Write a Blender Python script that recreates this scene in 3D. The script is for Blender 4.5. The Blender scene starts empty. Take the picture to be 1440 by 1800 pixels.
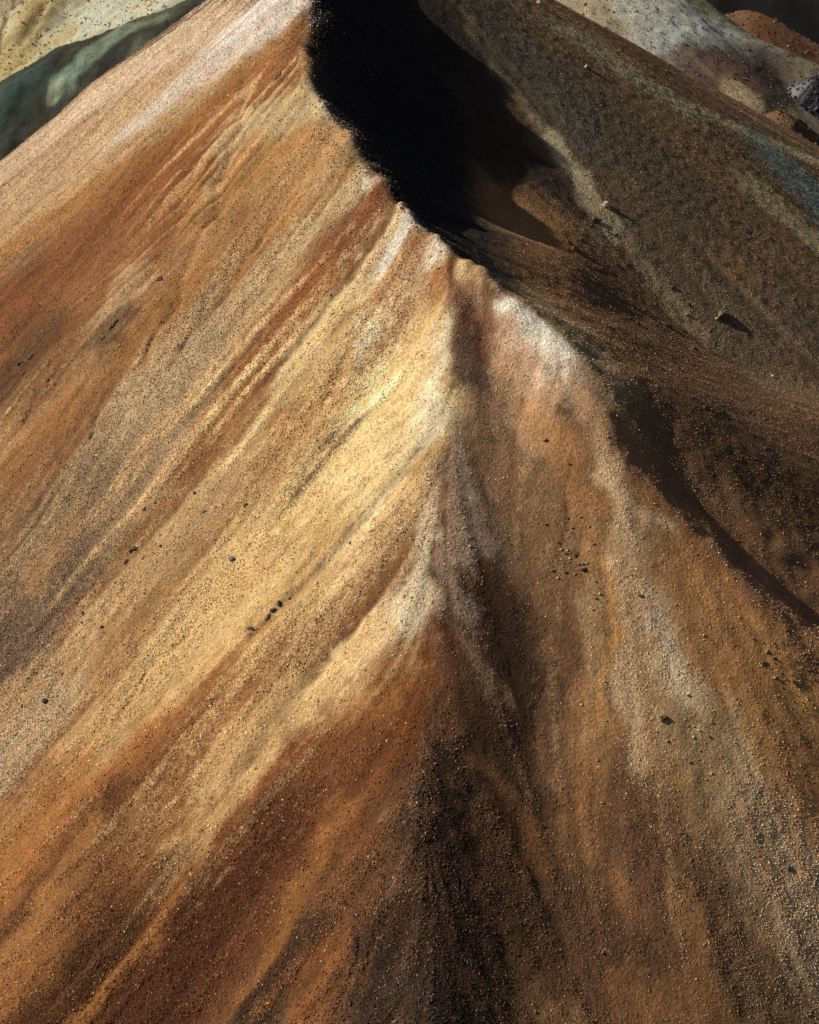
import bpy, bmesh, math, random
from mathutils import Vector, Quaternion
import numpy as np

C = bpy.context.scene.collection
SC = bpy.context.scene

# ------------------------------------------------------------------ camera
cam_data = bpy.data.cameras.new('camera')
cam_data.sensor_fit = 'VERTICAL'
cam_data.angle_y = math.radians(46)
cam_data.clip_start = 0.5
cam_data.clip_end = 3000
cam = bpy.data.objects.new('camera', cam_data)
cam.location = (0, 0, 60)
cam.rotation_euler = (math.radians(90 - 38), 0, 0)
C.objects.link(cam)
SC.camera = cam

# ------------------------------------------------------------------ sky, sun, exposure
SUN_ELEV = math.radians(33)
SUN_AZ = (-0.95, 0.22)                     # horizontal direction towards the sun
world = bpy.data.worlds.new('World')
SC.world = world
world.use_nodes = True
wn = world.node_tree
wn.nodes.clear()
sky = wn.nodes.new('ShaderNodeTexSky')
sky.sky_type = 'NISHITA'
sky.sun_disc = False
sky.air_density = 0.7
sky.dust_density = 3.0
sky.ozone_density = 0.3
sky.sun_elevation = SUN_ELEV
sky.sun_rotation = math.atan2(SUN_AZ[0], SUN_AZ[1])
bg = wn.nodes.new('ShaderNodeBackground')
bg.inputs['Strength'].default_value = 0.05
wo = wn.nodes.new('ShaderNodeOutputWorld')
wn.links.new(sky.outputs[0], bg.inputs['Color'])
wn.links.new(bg.outputs[0], wo.inputs['Surface'])

sun_data = bpy.data.lights.new('sun', 'SUN')
sun_data.energy = 5.0
sun_data.angle = math.radians(0.53)
sun_data.color = (1.0, 0.92, 0.80)
sun = bpy.data.objects.new('sun', sun_data)
_l = math.hypot(*SUN_AZ)
_sx, _sy, _sz = (SUN_AZ[0] / _l * math.cos(SUN_ELEV), SUN_AZ[1] / _l * math.cos(SUN_ELEV), math.sin(SUN_ELEV))
sun.rotation_euler = (math.acos(_sz), 0, math.atan2(_sy, _sx) + math.pi / 2)
sun.location = (-60, 60, 120)
C.objects.link(sun)

SC.view_settings.view_transform = 'Standard'
SC.view_settings.look = 'None'
SC.view_settings.exposure = 0.2
SC.view_settings.gamma = 1.0
SC.view_settings.use_curve_mapping = False

# crest lines of the hills beyond
HL_PALE = [(-14.96, 134.0, 33.41), (-23.82, 140.0, 28.89), (-33.93, 150.0, 27.27)]
HL_RIB = [(-33.59, 131.0, 28.21), (-36.72, 127.0, 26.51), (-37.91, 123.0, 25.45), (-39.32, 117.0, 22.96)]
HL_GREEN = [(-15.58, 117.0, 30.88), (-21.66, 114.5, 28.93), (-25.23, 113.5, 27.97), (-28.33, 113.0, 27.27), (-31.91, 111.0, 26.27), (-36.08, 107.0, 24.36), (-43.01, 103.0, 21.56)]
HR_CREAM = [(15.85, 142.0, 31.83), (23.06, 138.0, 27.65), (30.68, 134.0, 24.32), (34.61, 131.0, 22.17), (42.77, 128.0, 19.25), (52.11, 125.0, 16.07)]
HR_ORANGE = [(32.43, 165.0, 11.48), (41.76, 162.0, 15.06), (43.97, 161.0, 15.75), (47.29, 160.0, 14.22), (52.29, 158.0, 12.13), (64.15, 155.0, 7.35)]
HR_SMALL = [(33.14, 113.0, 17.56), (34.33, 114.0, 18.84), (35.66, 115.0, 19.96), (36.66, 115.0, 19.31), (37.05, 114.0, 18.29), (37.56, 112.0, 16.44)]
HR_ROCK = [(51.22, 127.0, 22.09), (42.0, 122.0, 20.71), (39.83, 121.0, 20.31), (39.0, 120.0, 19.52)]
HR_DARK = [(8.72, 260.0, 17.34), (49.06, 240.0, 15.17), (71.28, 230.0, 13.47), (103.36, 220.0, 12.0)]

# ------------------------------------------------------------------ the shape of the mountain (metres)
# crest lines: (x, y, z) from the summit down; every flank falls away from them at its angle of repose
APEX = [(-4.1, 91.1, 43.0)]
CREST = [(-4.1, 91.1, 43.0), (-5.0, 82.6, 41.1), (-5.2, 81.0, 41.6), (-5.4, 79.6, 40.7), (-5.6, 78.0, 40.9), (-5.7, 77.3, 41.1), (-5.8, 76.3, 40.15),  # knobs near the summit, out of view, added to point the shadow's tips
         (-5.94, 75.0, 39.95), (-6.05, 73.4, 39.0), (-6.2, 71.6, 38.75), (-5.5, 66.8, 37.9), (-3.6, 62.85, 37.0), (-2.2, 59.6, 36.3), (0.0, 54.9, 35.2)]
CREST_LOW = [(0.0, 54.9, 35.2), (1.6, 52.6, 34.6), (2.67, 51.7, 34.3), (3.7, 50.7, 33.95), (5.7, 49.1, 33.3), (7.6, 46.6, 32.4)]
SPUR_MID = [(2.67, 51.7, 34.3), (2.1, 50.1, 33.55), (1.67, 47.74, 32.5), (1.45, 44.95, 31.24), (1.11, 42.86, 30.26),
            (0.76, 39.87, 28.85), (0.65, 37.55, 27.7), (0.5, 35.33, 26.6), (0.04, 33.22, 25.54), (-0.17, 30.16, 24.08),
            (0.31, 27.27, 22.74), (0.51, 24.55, 21.49), (0.39, 21.98, 20.35), (0.28, 18.73, 19.05), (0.2, 0, 11), (0.2, -18, 3)]
SPUR_EAST = [(7.6, 46.6, 32.4), (8.24, 44.96, 31.53), (9.52, 42.29, 30.06), (11.13, 40.87, 28.99), (13.2, 39.21, 27.54), (14.79, 37.94, 26.42), (17.3, 37.3, 25.0), (21.29, 35.96, 22.69), (29.29, 27.96, 16.69)]
SPUR_FAR = [(7.6, 46.6, 32.4), (9.51, 46.4, 30.86), (12.06, 46.4, 29.07), (15.16, 46.2, 27.55), (19.15, 44.6, 25.49), (23.42, 43.0, 23.36), (34.0, 38.0, 17.0)]
# slope (rise over run) by compass direction of fall: E, NE, N, NW, W, SW, S, SE
REPOSE = {
    'apex':  (.55, .55, .62, .68, .72, .745, .575, .545),
    'crest': (.95, .95, .75, .75, .80, .76, .66, .85),
    'low':   (.60, .62, .70, .75, .80, .76, .66, .60),
    'mid':   (.58, .60, .66, .72, .78, .74, .61, .56),
    'east':  (1.15, 1.10, .80, .75, .66, .60, .60, .90),
    'far':   (.55, .52, .55, .70, .62, .62, .62, .66),
}


def resample(pts, step):
    p = np.array(pts, float)
    seg = np.linalg.norm(np.diff(p, axis=0), axis=1)
    s = np.concatenate([[0], np.cumsum(seg)])
    t = np.linspace(0, s[-1], max(2, int(s[-1] / step) + 1))
    q = np.stack([np.interp(t, s, p[:, k]) for k in range(3)], 1)
    # round the corners of the polyline
    for _ in range(3):
        q[1:-1] = .25 * q[:-2] + .5 * q[1:-1] + .25 * q[2:]
    return q


def talus(X, Y, pts, slopes, step=0.35):
    """Highest of the cones of loose ground that fall from every point of a crest line."""
    tab = np.array(list(slopes) + [slopes[0]], np.float32)
    tab = np.interp(np.linspace(0, 8, 257), np.arange(9), tab).astype(np.float32)
    best = np.full(X.shape, -1e9, np.float32)
    for qx, qy, qz in (resample(pts, step) if len(pts) > 1 else np.array(pts)):
        dx = X - np.float32(qx)
        dy = Y - np.float32(qy)
        a = np.arctan2(dy, dx) * np.float32(128 / math.pi)
        s = tab[(a.astype(np.int32)) & 255]
        np.maximum(best, np.float32(qz) - s * np.sqrt(dx * dx + dy * dy), out=best)
    return best


def blur(a, sigma_cells):
    n0, n1 = a.shape
    p = int(4 * sigma_cells) + 2
    b = np.pad(a, p, mode='edge')
    k0 = np.fft.fftfreq(b.shape[0])[:, None]
    k1 = np.fft.rfftfreq(b.shape[1])[None]
    f = np.fft.rfft2(b) * np.exp(-2 * (math.pi * sigma_cells) ** 2 * (k0 * k0 + k1 * k1))
    return np.fft.irfft2(f, b.shape)[p:p + n0, p:p + n1].astype(np.float32)


def noise_field(shape, cells, seed):
    """Smooth random field, zero mean, unit deviation, features about `cells` cells wide."""
    r = np.random.default_rng(seed).standard_normal(shape).astype(np.float32)
    k0 = np.fft.fftfreq(shape[0])[:, None]
    k1 = np.fft.rfftfreq(shape[1])[None]
    f = np.fft.rfft2(r) * np.exp(-2 * (math.pi * cells * .5) ** 2 * (k0 * k0 + k1 * k1))
    o = np.fft.irfft2(f, shape).astype(np.float32)
    return (o - o.mean()) / o.std()


def bilin(a, fx, fy):
    """Sample array a[row=y, col=x] at float cell coordinates."""
    fx = np.clip(fx, 0, a.shape[1] - 1.001)
    fy = np.clip(fy, 0, a.shape[0] - 1.001)
    ix = fx.astype(np.int32)
    iy = fy.astype(np.int32)
    tx = (fx - ix).astype(np.float32)
    ty = (fy - iy).astype(np.float32)
    if a.ndim == 3:
        tx = tx[..., None]
        ty = ty[..., None]
    return ((a[iy, ix] * (1 - tx) + a[iy, ix + 1] * tx) * (1 - ty)
            + (a[iy + 1, ix] * (1 - tx) + a[iy + 1, ix + 1] * tx) * ty)


def sstep(a, b, x):
    t = np.clip((x - a) / (b - a), 0, 1)
    return t * t * (3 - 2 * t)


# coarse grid: the whole mountain
CG = 0.2
CX0, CX1, CY0, CY1 = -78.0, 78.0, -26.0, 142.0
cx = np.arange(CX0, CX1, CG, dtype=np.float32)
cy = np.arange(CY0, CY1, CG, dtype=np.float32)
GX, GY = np.meshgrid(cx, cy)
h_apex = talus(GX, GY, APEX, REPOSE['apex'])
h_crest = talus(GX, GY, CREST, REPOSE['crest'])
h_low = talus(GX, GY, CREST_LOW, REPOSE['low'])
h_mid = talus(GX, GY, SPUR_MID, REPOSE['mid'])
h_east = talus(GX, GY, SPUR_EAST, REPOSE['east'])
h_far = talus(GX, GY, SPUR_FAR, REPOSE['far'])
h_raw = np.maximum.reduce([h_apex, h_crest, h_low, h_mid, h_east, h_far])
# the main crest stays sharp, the spurs are rounded by creep
crest_d2 = np.minimum.reduce([(GX - q[0]) ** 2 + (GY - q[1]) ** 2 for q in np.concatenate([resample(CREST, 1.0), resample(CREST_LOW, 1.0)])])
sharp = np.exp(-crest_d2 / 9.0)
lump = 0.16 * noise_field(GX.shape, 4.5 / CG, 3) + 0.07 * noise_field(GX.shape, 1.7 / CG, 4)
on_cone = blur((h_apex >= h_raw - 0.05).astype(np.float32) * (GX > 0), 1.5 / CG)   # the even scree cone east of the hollow
firm = np.exp(-np.minimum.reduce([(GX - q[0]) ** 2 + (GY - q[1]) ** 2 for q in resample(SPUR_EAST, 1.0)]) / 20.0)
h_mtn = blur(h_raw, 0.9 / CG) * (1 - firm) + blur(h_raw, 0.6 / CG) * firm
h_mtn = h_mtn * (1 - sharp) + blur(h_raw, 0.2 / CG) * sharp
h_mtn += lump * (1 - 0.85 * on_cone) * (1 - 0.6 * sstep(-1, 3, GX))
# a broken, knobbly crest
h_mtn += np.exp(-crest_d2 / 0.8) * (0.20 * noise_field(GX.shape, 1.1 / CG, 8) + 0.16 * noise_field(GX.shape, 3.0 / CG, 9)) * sstep(46, 52, GY)
# swells added to the hollow floor so the crest's shadow falls short there
for sx, sy, rx, ry, up in ((6.2, 65.0, 5.2, 5.4, 1.3), (9.0, 63.0, 4.5, 4.0, 0.55), (3.9, 61.0, 2.2, 3.0, 0.5)):
    h_mtn += up * np.exp(-((GX - sx) / rx) ** 2 - ((GY - sy) / ry) ** 2).astype(np.float32)
h_mtn = np.maximum(h_mtn, -4)


def mountain_height(x, y):
    return bilin(h_mtn, (x - CX0) / CG, (y - CY0) / CG)


# fine grid: the part of the mountain the picture shows
DG = 0.12
DX0, DX1, DY0, DY1 = -40.0, 41.0, 15.0, 106.0
dx_ = np.arange(DX0, DX1, DG, dtype=np.float32)
dy_ = np.arange(DY0, DY1, DG, dtype=np.float32)
DX, DY = np.meshgrid(dx_, dy_)
h_fine = mountain_height(DX, DY)


def smear(field, length, fall=None, cell=None, step=0.3):
    """Drag a random field along the fall lines: streaks of scree and wash."""
    fall = FALL if fall is None else fall
    cell = cell or DG
    iy, ix = np.indices(field.shape, dtype=np.float32)
    n = int(length / step)
    acc = field.copy()
    tot = 1.0
    for sgn in (1, -1):
        px, py = ix, iy
        for k in range(n):
            f = bilin(fall, px, py)
            px = px + f[..., 0] * (sgn * step / cell)
            py = py + f[..., 1] * (sgn * step / cell)
            w = 1 - k / n
            acc += bilin(field, px, py) * w
            tot += w
    acc /= tot
    return (acc - acc.mean()) / acc.std()


def fall_lines(h, cell, sigma):
    gy, gx = np.gradient(blur(h, sigma / cell), cell)
    gl = np.sqrt(gx ** 2 + gy ** 2) + 1e-4
    return np.stack([-gx / gl, -gy / gl], 2).astype(np.float32)


FALL = fall_lines(h_fine, DG, 1.0)      # unit fall-line direction


# ------------------------------------------------------------------ the hills beyond
def hill_grid(x0, x1, y0, y1, step):
    return np.meshgrid(np.arange(x0, x1, step, dtype=np.float32), np.arange(y0, y1, step, dtype=np.float32))


HILLS = {
    # name: (extent x0, x1, y0, y1, step, [(crest line, slopes E NE N NW W SW S SE)], roughness, seed)
    'pale_hill': (-80, 0, 96, 170, 0.28, [(HL_PALE, (.6, .6, .6, .6, .45, .36, .28, .40)), (HL_RIB, (.55, .6, .6, .6, .6, .55, .42, .5))], .22, 21),
    'green_ridge': (-70, -8, 90, 130, 0.22, [(HL_GREEN, (.5, .6, .7, .7, .6, .5, .5, .5))], .17, 22),
    'cream_hill': (12, 90, 96, 165, 0.26, [(HR_CREAM, (.6, .7, .7, .5, .45, .42, .40, .42))], .10, 23),
    'orange_knoll': (30, 110, 120, 210, 0.45, [(HR_ORANGE, (.5, .55, .6, .6, .5, .45, .42, .45))], .18, 24),
    'small_knoll': (28, 60, 95, 130, 0.2, [(HR_SMALL, (.8, .8, .8, .7, .6, .55, .5, .7))], .18, 25),
    'rock_spur': (33, 85, 96, 140, 0.22, [(HR_ROCK, (.8, .8, .7, .7, 1.0, .9, .75, .7))], .20, 26),
    'dark_hill': (-20, 240, 170, 330, 1.2, [(HR_DARK, (.5, .5, .5, .45, .45, .4, .4, .4))], .5, 27),
}
hill_h = {}
hill_streak = {}
for _n, (_a, _b, _c, _d, _s, _parts, _r, _seed) in HILLS.items():
    _x, _y = hill_grid(_a, _b, _c, _d, _s)
    _h = np.maximum.reduce([talus(_x, _y, p, sl, 0.8) for p, sl in _parts])
    _h = blur(_h, 0.8 / _s)
    _fl = fall_lines(_h, _s, 1.5)
    hill_streak[_n] = (smear(noise_field(_x.shape, 0.9 / _s, _seed + 5), 7.0, _fl, _s, 0.6), smear(noise_field(_x.shape, 0.4 / _s, _seed + 6), 5.0, _fl, _s, 0.6))
    _h += _r * (0.9 * noise_field(_x.shape, 4.5 / _s, _seed) + 0.22 * hill_streak[_n][0] + 0.14 * hill_streak[_n][1] + 0.22 * noise_field(_x.shape, 1.1 / _s, _seed + 51) + 0.24 * noise_field(_x.shape, 0.5 / _s, _seed + 52))
    hill_h[_n] = (_x, _y, np.maximum(_h, -2.0), _a, _c, _s)


def hill_height(name, x, y):
    X, Y, Hh, x0, y0, st = hill_h[name]
    fx, fy = (x - x0) / st, (y - y0) / st
    inside = (fx >= 0) & (fy >= 0) & (fx <= Hh.shape[1] - 1) & (fy <= Hh.shape[0] - 1)
    return np.where(inside, bilin(Hh, fx, fy), -50.0)


STROKES = [
    ('W', (0.373,0.204,0.084), 0.45, 1.0, [(-2.61,68.65,-2.9,2.05),(-4.96,61.83,-2.8,5.37),(-7.6,61.31,-2.95,4.9),(-10.25,60.35,-3.1,4.96),(-12.94,59.44,-3.36,5.15),(-15.73,57.98,-3.83,6.17),(-18.74,57.18,-4.27,6.78),(-21.94,56.66,-4.36,6.08),(-25.15,55.86,-4.78,6.4)]),
    ('W', (0.337,0.174,0.071), 0.5, 1.0, [(0.54,51.02,-2.61,4.01),(-1.88,49.74,-2.74,3.37),(-4.29,48.27,-2.83,3.79),(-6.72,46.97,-2.97,4.08),(-9.19,45.85,-3.06,4.18),(-11.68,44.97,-3.29,4.86),(-14.19,44.05,-3.39,4.46),(-16.76,43.16,-3.66,4.69),(-19.33,42.13,-3.72,4.33),(-21.88,41.01,-3.73,3.95)]),
    ('W', (0.215,0.074,0.021), 0.5, 1.0, [(0,34.68,-2.6,3.03),(-1.94,33.5,-2.66,3.68),(-3.9,32.45,-2.78,3.45),(-5.86,31.36,-2.91,3.48),(-7.83,30.26,-3.07,3.18),(-9.8,28.99,-3.27,3.13),(-11.76,27.67,-3.32,2.89),(-13.61,26.14,-3.37,2.77),(-15.45,24.67,-3.51,2.83)]),
    ('W', (0.457,0.294,0.169), 0.6, 1.0, [(-5.43,75.96,-1.75,1.55),(-8.96,75.6,-2.23,6.21),(-12.86,76.83,-2.95,9.19),(-17.42,79.85,-2.93,10.4),(-22.67,82.43,-3.76,8.31),(-27.55,82.38,-3.99,7.67),(-32.8,82.7,-4.18,7.09)]),
    ('W', (0.298,0.14,0.052), 0.4, 1.0, [(-0.49,40.63,-1.71,2.88),(-3.11,39.56,-1.84,2.95),(-5.74,38.27,-1.95,2.83),(-8.43,37.14,-2.11,3),(-10.71,36.33,-2.27,3.12),(-13,35.4,-2.37,2.98),(-15.32,34.45,-2.57,3.14),(-17.77,33.67,-2.63,2.91),(-20.08,32.56,-2.81,2.96)]),
    ('W', (0.317,0.163,0.074), 0.5, 1.0, [(4.17,48.95,-3.2,0.15),(4.76,46.2,-3.17,-0.1),(5.29,43.17,-3.07,-0.1),(5.79,40.31,-3.02,-0.28),(6.34,37.3,-2.96,-0.36),(6.87,34.51,-2.89,-0.33),(7.4,31.94,-2.85,-0.16),(7.39,29.85,-2.84,-0.05),(7.39,27.84,-2.8,-0.08),(7.37,25.87,-2.76,-0.12),(7.35,23.96,-2.72,-0.24),(7.32,22.08,-2.7,-0.37)]),
    ('W', (0.428,0.231,0.1), 0.35, 1.0, [(8.51,44.88,-3.09,-2.6),(9.93,41.89,-3.16,-2.93),(11.32,39.16,-2.94,-1.73),(12.66,36.59,-2.89,-1.66),(13.88,34.56,-2.88,-1.67),(15.07,32.62,-2.93,-1.76),(16.28,30.83,-2.95,-1.73)]),
    ('W', (0.155,0.079,0.037), 0.7, 1.0, [(6.07,28.2,-2.7,-2.31),(7.76,26.7,-2.67,-2.08),(9.41,25.24,-2.68,-2.08),(11.06,23.94,-2.25,-2.47),(15.07,22.73,-2.11,-2.63)]),
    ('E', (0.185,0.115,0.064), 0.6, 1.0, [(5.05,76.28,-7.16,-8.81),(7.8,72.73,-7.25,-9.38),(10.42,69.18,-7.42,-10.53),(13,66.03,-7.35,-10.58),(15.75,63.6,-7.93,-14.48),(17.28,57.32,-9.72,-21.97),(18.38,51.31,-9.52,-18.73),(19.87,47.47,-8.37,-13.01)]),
    ('E', (0.024,0.023,0.022), 0.5, 1.0, [(-4.26,80.37,-3.55,-9.48),(-2.68,71.33,-3.73,-4.68),(0.61,61.99,-2.65,-14.81),(3.75,56.33,-2.86,-11.89)]),  # near-black under the crest's cast shadow: shade painted into the ground
    ('W', (0.726,0.518,0.24), 0.45, 0.75, [(1.32,49.48,-1.38,1.57),(-0.77,45.35,-2.37,3.12),(-2.67,43.58,-2.22,3.3),(-4.56,41.9,-2.23,3),(-6.61,40.66,-1.97,2.72),(-8.64,39.35,-1.79,2.33),(-12.23,36.92,-1.19,1.27)]),
    ('W', (0.116,0.033,0.01), 0.7, 0.6, [(0.23,33.51,-1.12,0.91),(-1.22,31.71,-1.85,1.73),(-2.65,30.1,-2.52,2.62),(-4.51,28.48,-2.81,3.03),(-6.39,27.04,-3.31,2.81),(-7.77,25.32,-3.57,2.45),(-9.1,23.53,-3.71,2.41)]),
    ('W', (0.743,0.677,0.606), 0.75, 1.0, [(-5.48,77.29,-1.06,2.35),(-10.51,79.73,-1.54,5.8),(-15.77,85.31,-1.59,4.73)]),
    ('W', (0.7,0.609,0.503), 0.8, 0.75, [(-6.47,75.51,-0.78,2.32),(-9.66,75.25,-0.92,2.72),(-13.61,76.58,-1.21,3.54),(-18,78.45,-1.25,3.89)]),
    ('W', (0.578,0.408,0.254), 0.75, 1.0, [(-15.75,88.34,-1.47,4.57),(-22.99,90.52,-1.78,4.46),(-31.08,90.86,-2,4.37),(-35.05,90.28,-2,4.36)]),
    ('W', (0.472,0.314,0.178), 0.75, 1.0, [(-16.43,83.93,-1.37,3.75),(-23.22,84.62,-1.39,2.75),(-27.6,84.3,-1.75,3.69),(-31.99,83.54,-1.79,3.09)]),
    ('W', (0.645,0.463,0.332), 0.7, 0.7, [(-12.33,84.8,-0.39,1.64),(-18.24,87.43,-0.54,1.59),(-24.31,89.91,-0.58,1.58)]),
    ('W', (0.443,0.283,0.144), 0.7, 1.0, [(-10.19,72.99,-0.67,1.66),(-16.52,72.92,-1.05,2.82),(-21.07,75.57,-1.12,2.91),(-26.07,78.19,-1.3,2.84),(-31.1,79.7,-1.25,2.2)]),
    ('W', (0.358,0.181,0.064), 0.6, 1.0, [(-6.67,72.75,-0.61,1.49),(-10.1,71.88,-0.74,1.97),(-16.26,71,-0.73,1.31),(-20.22,72.01,-1.11,2.58),(-24.76,73.99,-1.25,2.86),(-28.87,73.05,-1.34,2.82)]),
    ('W', (0.193,0.07,0.02), 0.5, 0.95, [(-6.02,72.07,-0.9,1.04),(-7.11,69.47,-0.84,1.78),(-9.18,69.68,-0.87,2.61)]),
    ('W', (0.252,0.101,0.032), 0.4, 1.0, [(-9.18,69.68,-1.16,3.07),(-12.02,69.54,-1.26,2.94),(-15.28,69.07,-1.35,2.84),(-19.81,68.55,-1.4,2.49)]),
    ('W', (0.185,0.062,0.021), 0.4, 1.0, [(-12.65,65.78,-1.33,2.61),(-15.6,66.08,-1.57,3.24),(-18.6,66.07,-1.78,3.82),(-22.94,66.41,-1.56,2.77),(-27,66.58,-2.51,4.9)]),
    ('W', (0.129,0.045,0.017), 0.35, 0.8, [(-12.04,64.89,-0.74,1.43),(-13.41,64.63,-0.8,1.51),(-14.6,64.21,-0.92,1.82)]),
    ('W', (0.228,0.096,0.036), 0.35, 1.0, [(-15.92,63.3,-2.3,4.78),(-19.51,61.14,-2.32,4.43),(-24.92,61.24,-2.2,3.62)]),
    ('W', (0.174,0.069,0.025), 0.4, 0.7, [(-20.3,66.93,-1.28,2.33),(-23.98,65.77,-1.22,1.84),(-26.17,64.96,-1.3,1.94)]),
    ('W', (0.508,0.38,0.203), 0.4, 0.9, [(-4.19,65.41,-0.44,3.02),(-6.22,65.24,-0.44,1.88),(-8.57,66.23,-0.54,2.05)]),
    ('W', (0.591,0.484,0.294), 0.4, 0.9, [(-4.61,67.56,-0.49,-1.37),(-3.68,64.26,-0.43,-1.71),(-2.37,60.94,-0.44,-1.05)]),
    ('W', (0.457,0.303,0.134), 0.35, 0.8, [(-3.25,61.01,-0.47,0.91),(-5.41,61.48,-0.54,1.33),(-7.62,61.64,-0.6,1.27)]),
    ('W', (0.358,0.181,0.061), 0.35, 0.85, [(-6.1,62.93,-0.73,1.93),(-8.7,63.39,-0.89,2.22),(-10.67,63.26,-1.09,2.56)]),
    ('W', (0.456,0.293,0.145), 0.3, 0.75, [(-9.47,69.81,-0.56,1.03),(-9.92,67.13,-0.5,0.59),(-10.47,65.34,-0.49,0.59),(-11.02,64.02,-0.5,0.74)]),
    ('W', (0.358,0.181,0.064), 0.35, 0.9, [(-6.58,59.75,-0.8,1.34),(-9.34,58.68,-0.84,1.13),(-12.02,56.86,-0.91,1.19)]),
    ('W', (0.273,0.122,0.04), 0.3, 0.5, [(-6.04,61.6,-0.38,0.61),(-7.59,60.99,-0.39,0.57),(-9.13,60.18,-0.39,0.52)]),
    ('W', (0.432,0.283,0.15), 0.35, 0.75, [(-15.6,60.53,-1.02,1.48),(-16.26,59.18,-0.96,1.31),(-17.25,57.87,-1,1.47)]),
    ('W', (0.294,0.14,0.049), 0.3, 0.9, [(-11.83,58.15,-0.86,1.14),(-14.15,55.86,-0.82,0.96),(-17.28,54.38,-0.83,1.07),(-21.61,53.1,-0.95,1.22)]),
    ('W', (0.076,0.037,0.016), 0.5, 0.8, [(-15.85,57.66,-0.6,0.88),(-16.45,57.25,-0.55,0.91),(-17.33,57.32,-0.54,1.08)]),
    ('W', (0.065,0.032,0.014), 0.5, 0.8, [(-21.7,60.8,-1.57,2.63),(-22.62,59.83,-1.42,2.16),(-24.29,58.69,-1.28,1.68)]),
    ('W', (0.126,0.053,0.02), 0.5, 0.6, [(-19.22,56.82,-0.65,0.98),(-20.78,56.49,-0.64,0.89)]),
    ('W', (0.274,0.128,0.043), 0.3, 0.8, [(-18.29,54.3,-0.81,0.99),(-20.95,53.36,-0.9,1.19),(-23.36,52.81,-0.91,1.19)]),
    ('W', (0.191,0.085,0.037), 0.6, 0.7, [(-15.87,53.73,-0.67,0.75),(-18.68,52.38,-0.74,0.89),(-21.92,51.05,-0.86,1.06)]),
    ('W', (0.738,0.659,0.51), 0.5, 1.0, [(-2.01,58.12,-0.19,0.57),(-2.83,58.44,-0.23,0.5),(-3.48,58.33,-0.27,0.5)]),
    ('W', (0.518,0.369,0.196), 0.6, 1.0, [(-3.19,58.3,-0.54,0.91),(-5.25,57.55,-0.6,0.93),(-7.31,56.2,-0.65,0.94)]),
    ('W', (0.431,0.282,0.127), 0.5, 0.8, [(-7.04,56.74,-0.6,0.9),(-9.37,55.04,-0.61,0.89),(-11.13,53.99,-0.59,0.77)]),
    ('W', (0.424,0.301,0.169), 1.0, 1.0, [(-9.25,55.48,-0.56,0.75),(-10.81,53.83,-1.4,1.49),(-12.46,51.61,-2.17,2.25),(-14.45,49.52,-2.28,2.31),(-16.91,47.01,-2.37,2.47)]),
    ('W', (0.278,0.184,0.103), 1.0, 1.0, [(-15.29,48.54,-2.21,2.34),(-17.45,46.39,-2.34,2.49),(-19.7,44.54,-2.24,2.21),(-21.67,43.26,-2.07,1.95)]),
    ('W', (0.134,0.087,0.057), 1.0, 0.85, [(-17.18,44.64,-1.98,1.93),(-19.09,42.94,-1.95,1.93),(-21.1,41.82,-1.85,1.81)]),
    ('W', (0.112,0.073,0.053), 1.0, 0.8, [(-18.77,41.18,-1,1.03),(-20.46,40.07,-0.96,0.87)]),
    ('W', (0.361,0.196,0.072), 0.4, 0.5, [(-17.08,48.02,-0.57,0.57),(-18.69,46.1,-0.57,0.54)]),
    ('W', (0.225,0.083,0.031), 0.6, 1.0, [(-1.48,57.28,-0.28,0.27),(-2.28,56.71,-0.61,0.92),(-3.7,55.56,-0.95,1.38),(-4.93,53.61,-1.05,1.24)]),
    ('W', (0.268,0.102,0.034), 0.55, 1.0, [(-4.93,53.61,-0.93,1.26),(-6.72,51.81,-0.9,1.12),(-8.37,50.23,-0.8,1),(-10.28,48.12,-0.65,0.66)]),
    ('W', (0.209,0.078,0.028), 0.5, 0.6, [(-4.51,54.02,-0.42,0.64),(-6.19,52.75,-0.45,0.59),(-7.55,51.02,-0.48,0.57)]),
    ('W', (0.336,0.167,0.067), 0.8, 0.8, [(-8.88,49.09,-0.7,0.77),(-10.77,46.99,-0.71,0.77),(-12.41,45.55,-0.73,0.85)]),
    ('W', (0.191,0.085,0.035), 0.7, 0.6, [(-9.97,47.98,-0.42,0.46),(-11.89,46.19,-0.43,0.52),(-13.85,45.08,-0.42,0.54)]),
    ('W', (0.627,0.459,0.234), 0.5, 1.0, [(-0.14,54.39,-0.56,0.58),(-1.66,53.5,-0.58,0.72),(-3.3,51.85,-0.59,0.76),(-5.47,49.93,-0.61,0.78)]),
    ('W', (0.76,0.699,0.567), 0.3, 1.0, [(0.41,54.84,-0.43,0.29),(-0.41,54.01,-0.29,0.38),(-1.38,53.5,-0.17,0.23)]),
    ('W', (0.76,0.699,0.554), 0.3, 1.0, [(1.13,52.96,-0.33,0.49),(0.14,52.83,-0.23,0.34),(-0.82,52.19,-0.15,0.2)]),
    ('W', (0.311,0.141,0.049), 0.7, 0.85, [(0.41,53.6,-0.32,0.38),(-0.82,52.78,-0.33,0.43),(-2.45,51.18,-0.34,0.41),(-4.32,49.1,-0.34,0.39),(-6.45,47.24,-0.35,0.4)]),
    ('W', (0.499,0.336,0.161), 0.5, 0.9, [(-2.98,50.51,-0.58,0.79),(-5.68,48.54,-0.61,0.81),(-8.69,46.69,-0.66,0.91),(-11.72,44.88,-0.71,0.92)]),
    ('W', (0.274,0.128,0.043), 0.6, 0.5, [(-4.85,48.47,-0.27,0.32),(-6.71,46.84,-0.28,0.32),(-8.33,45.71,-0.28,0.32)]),
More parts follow.
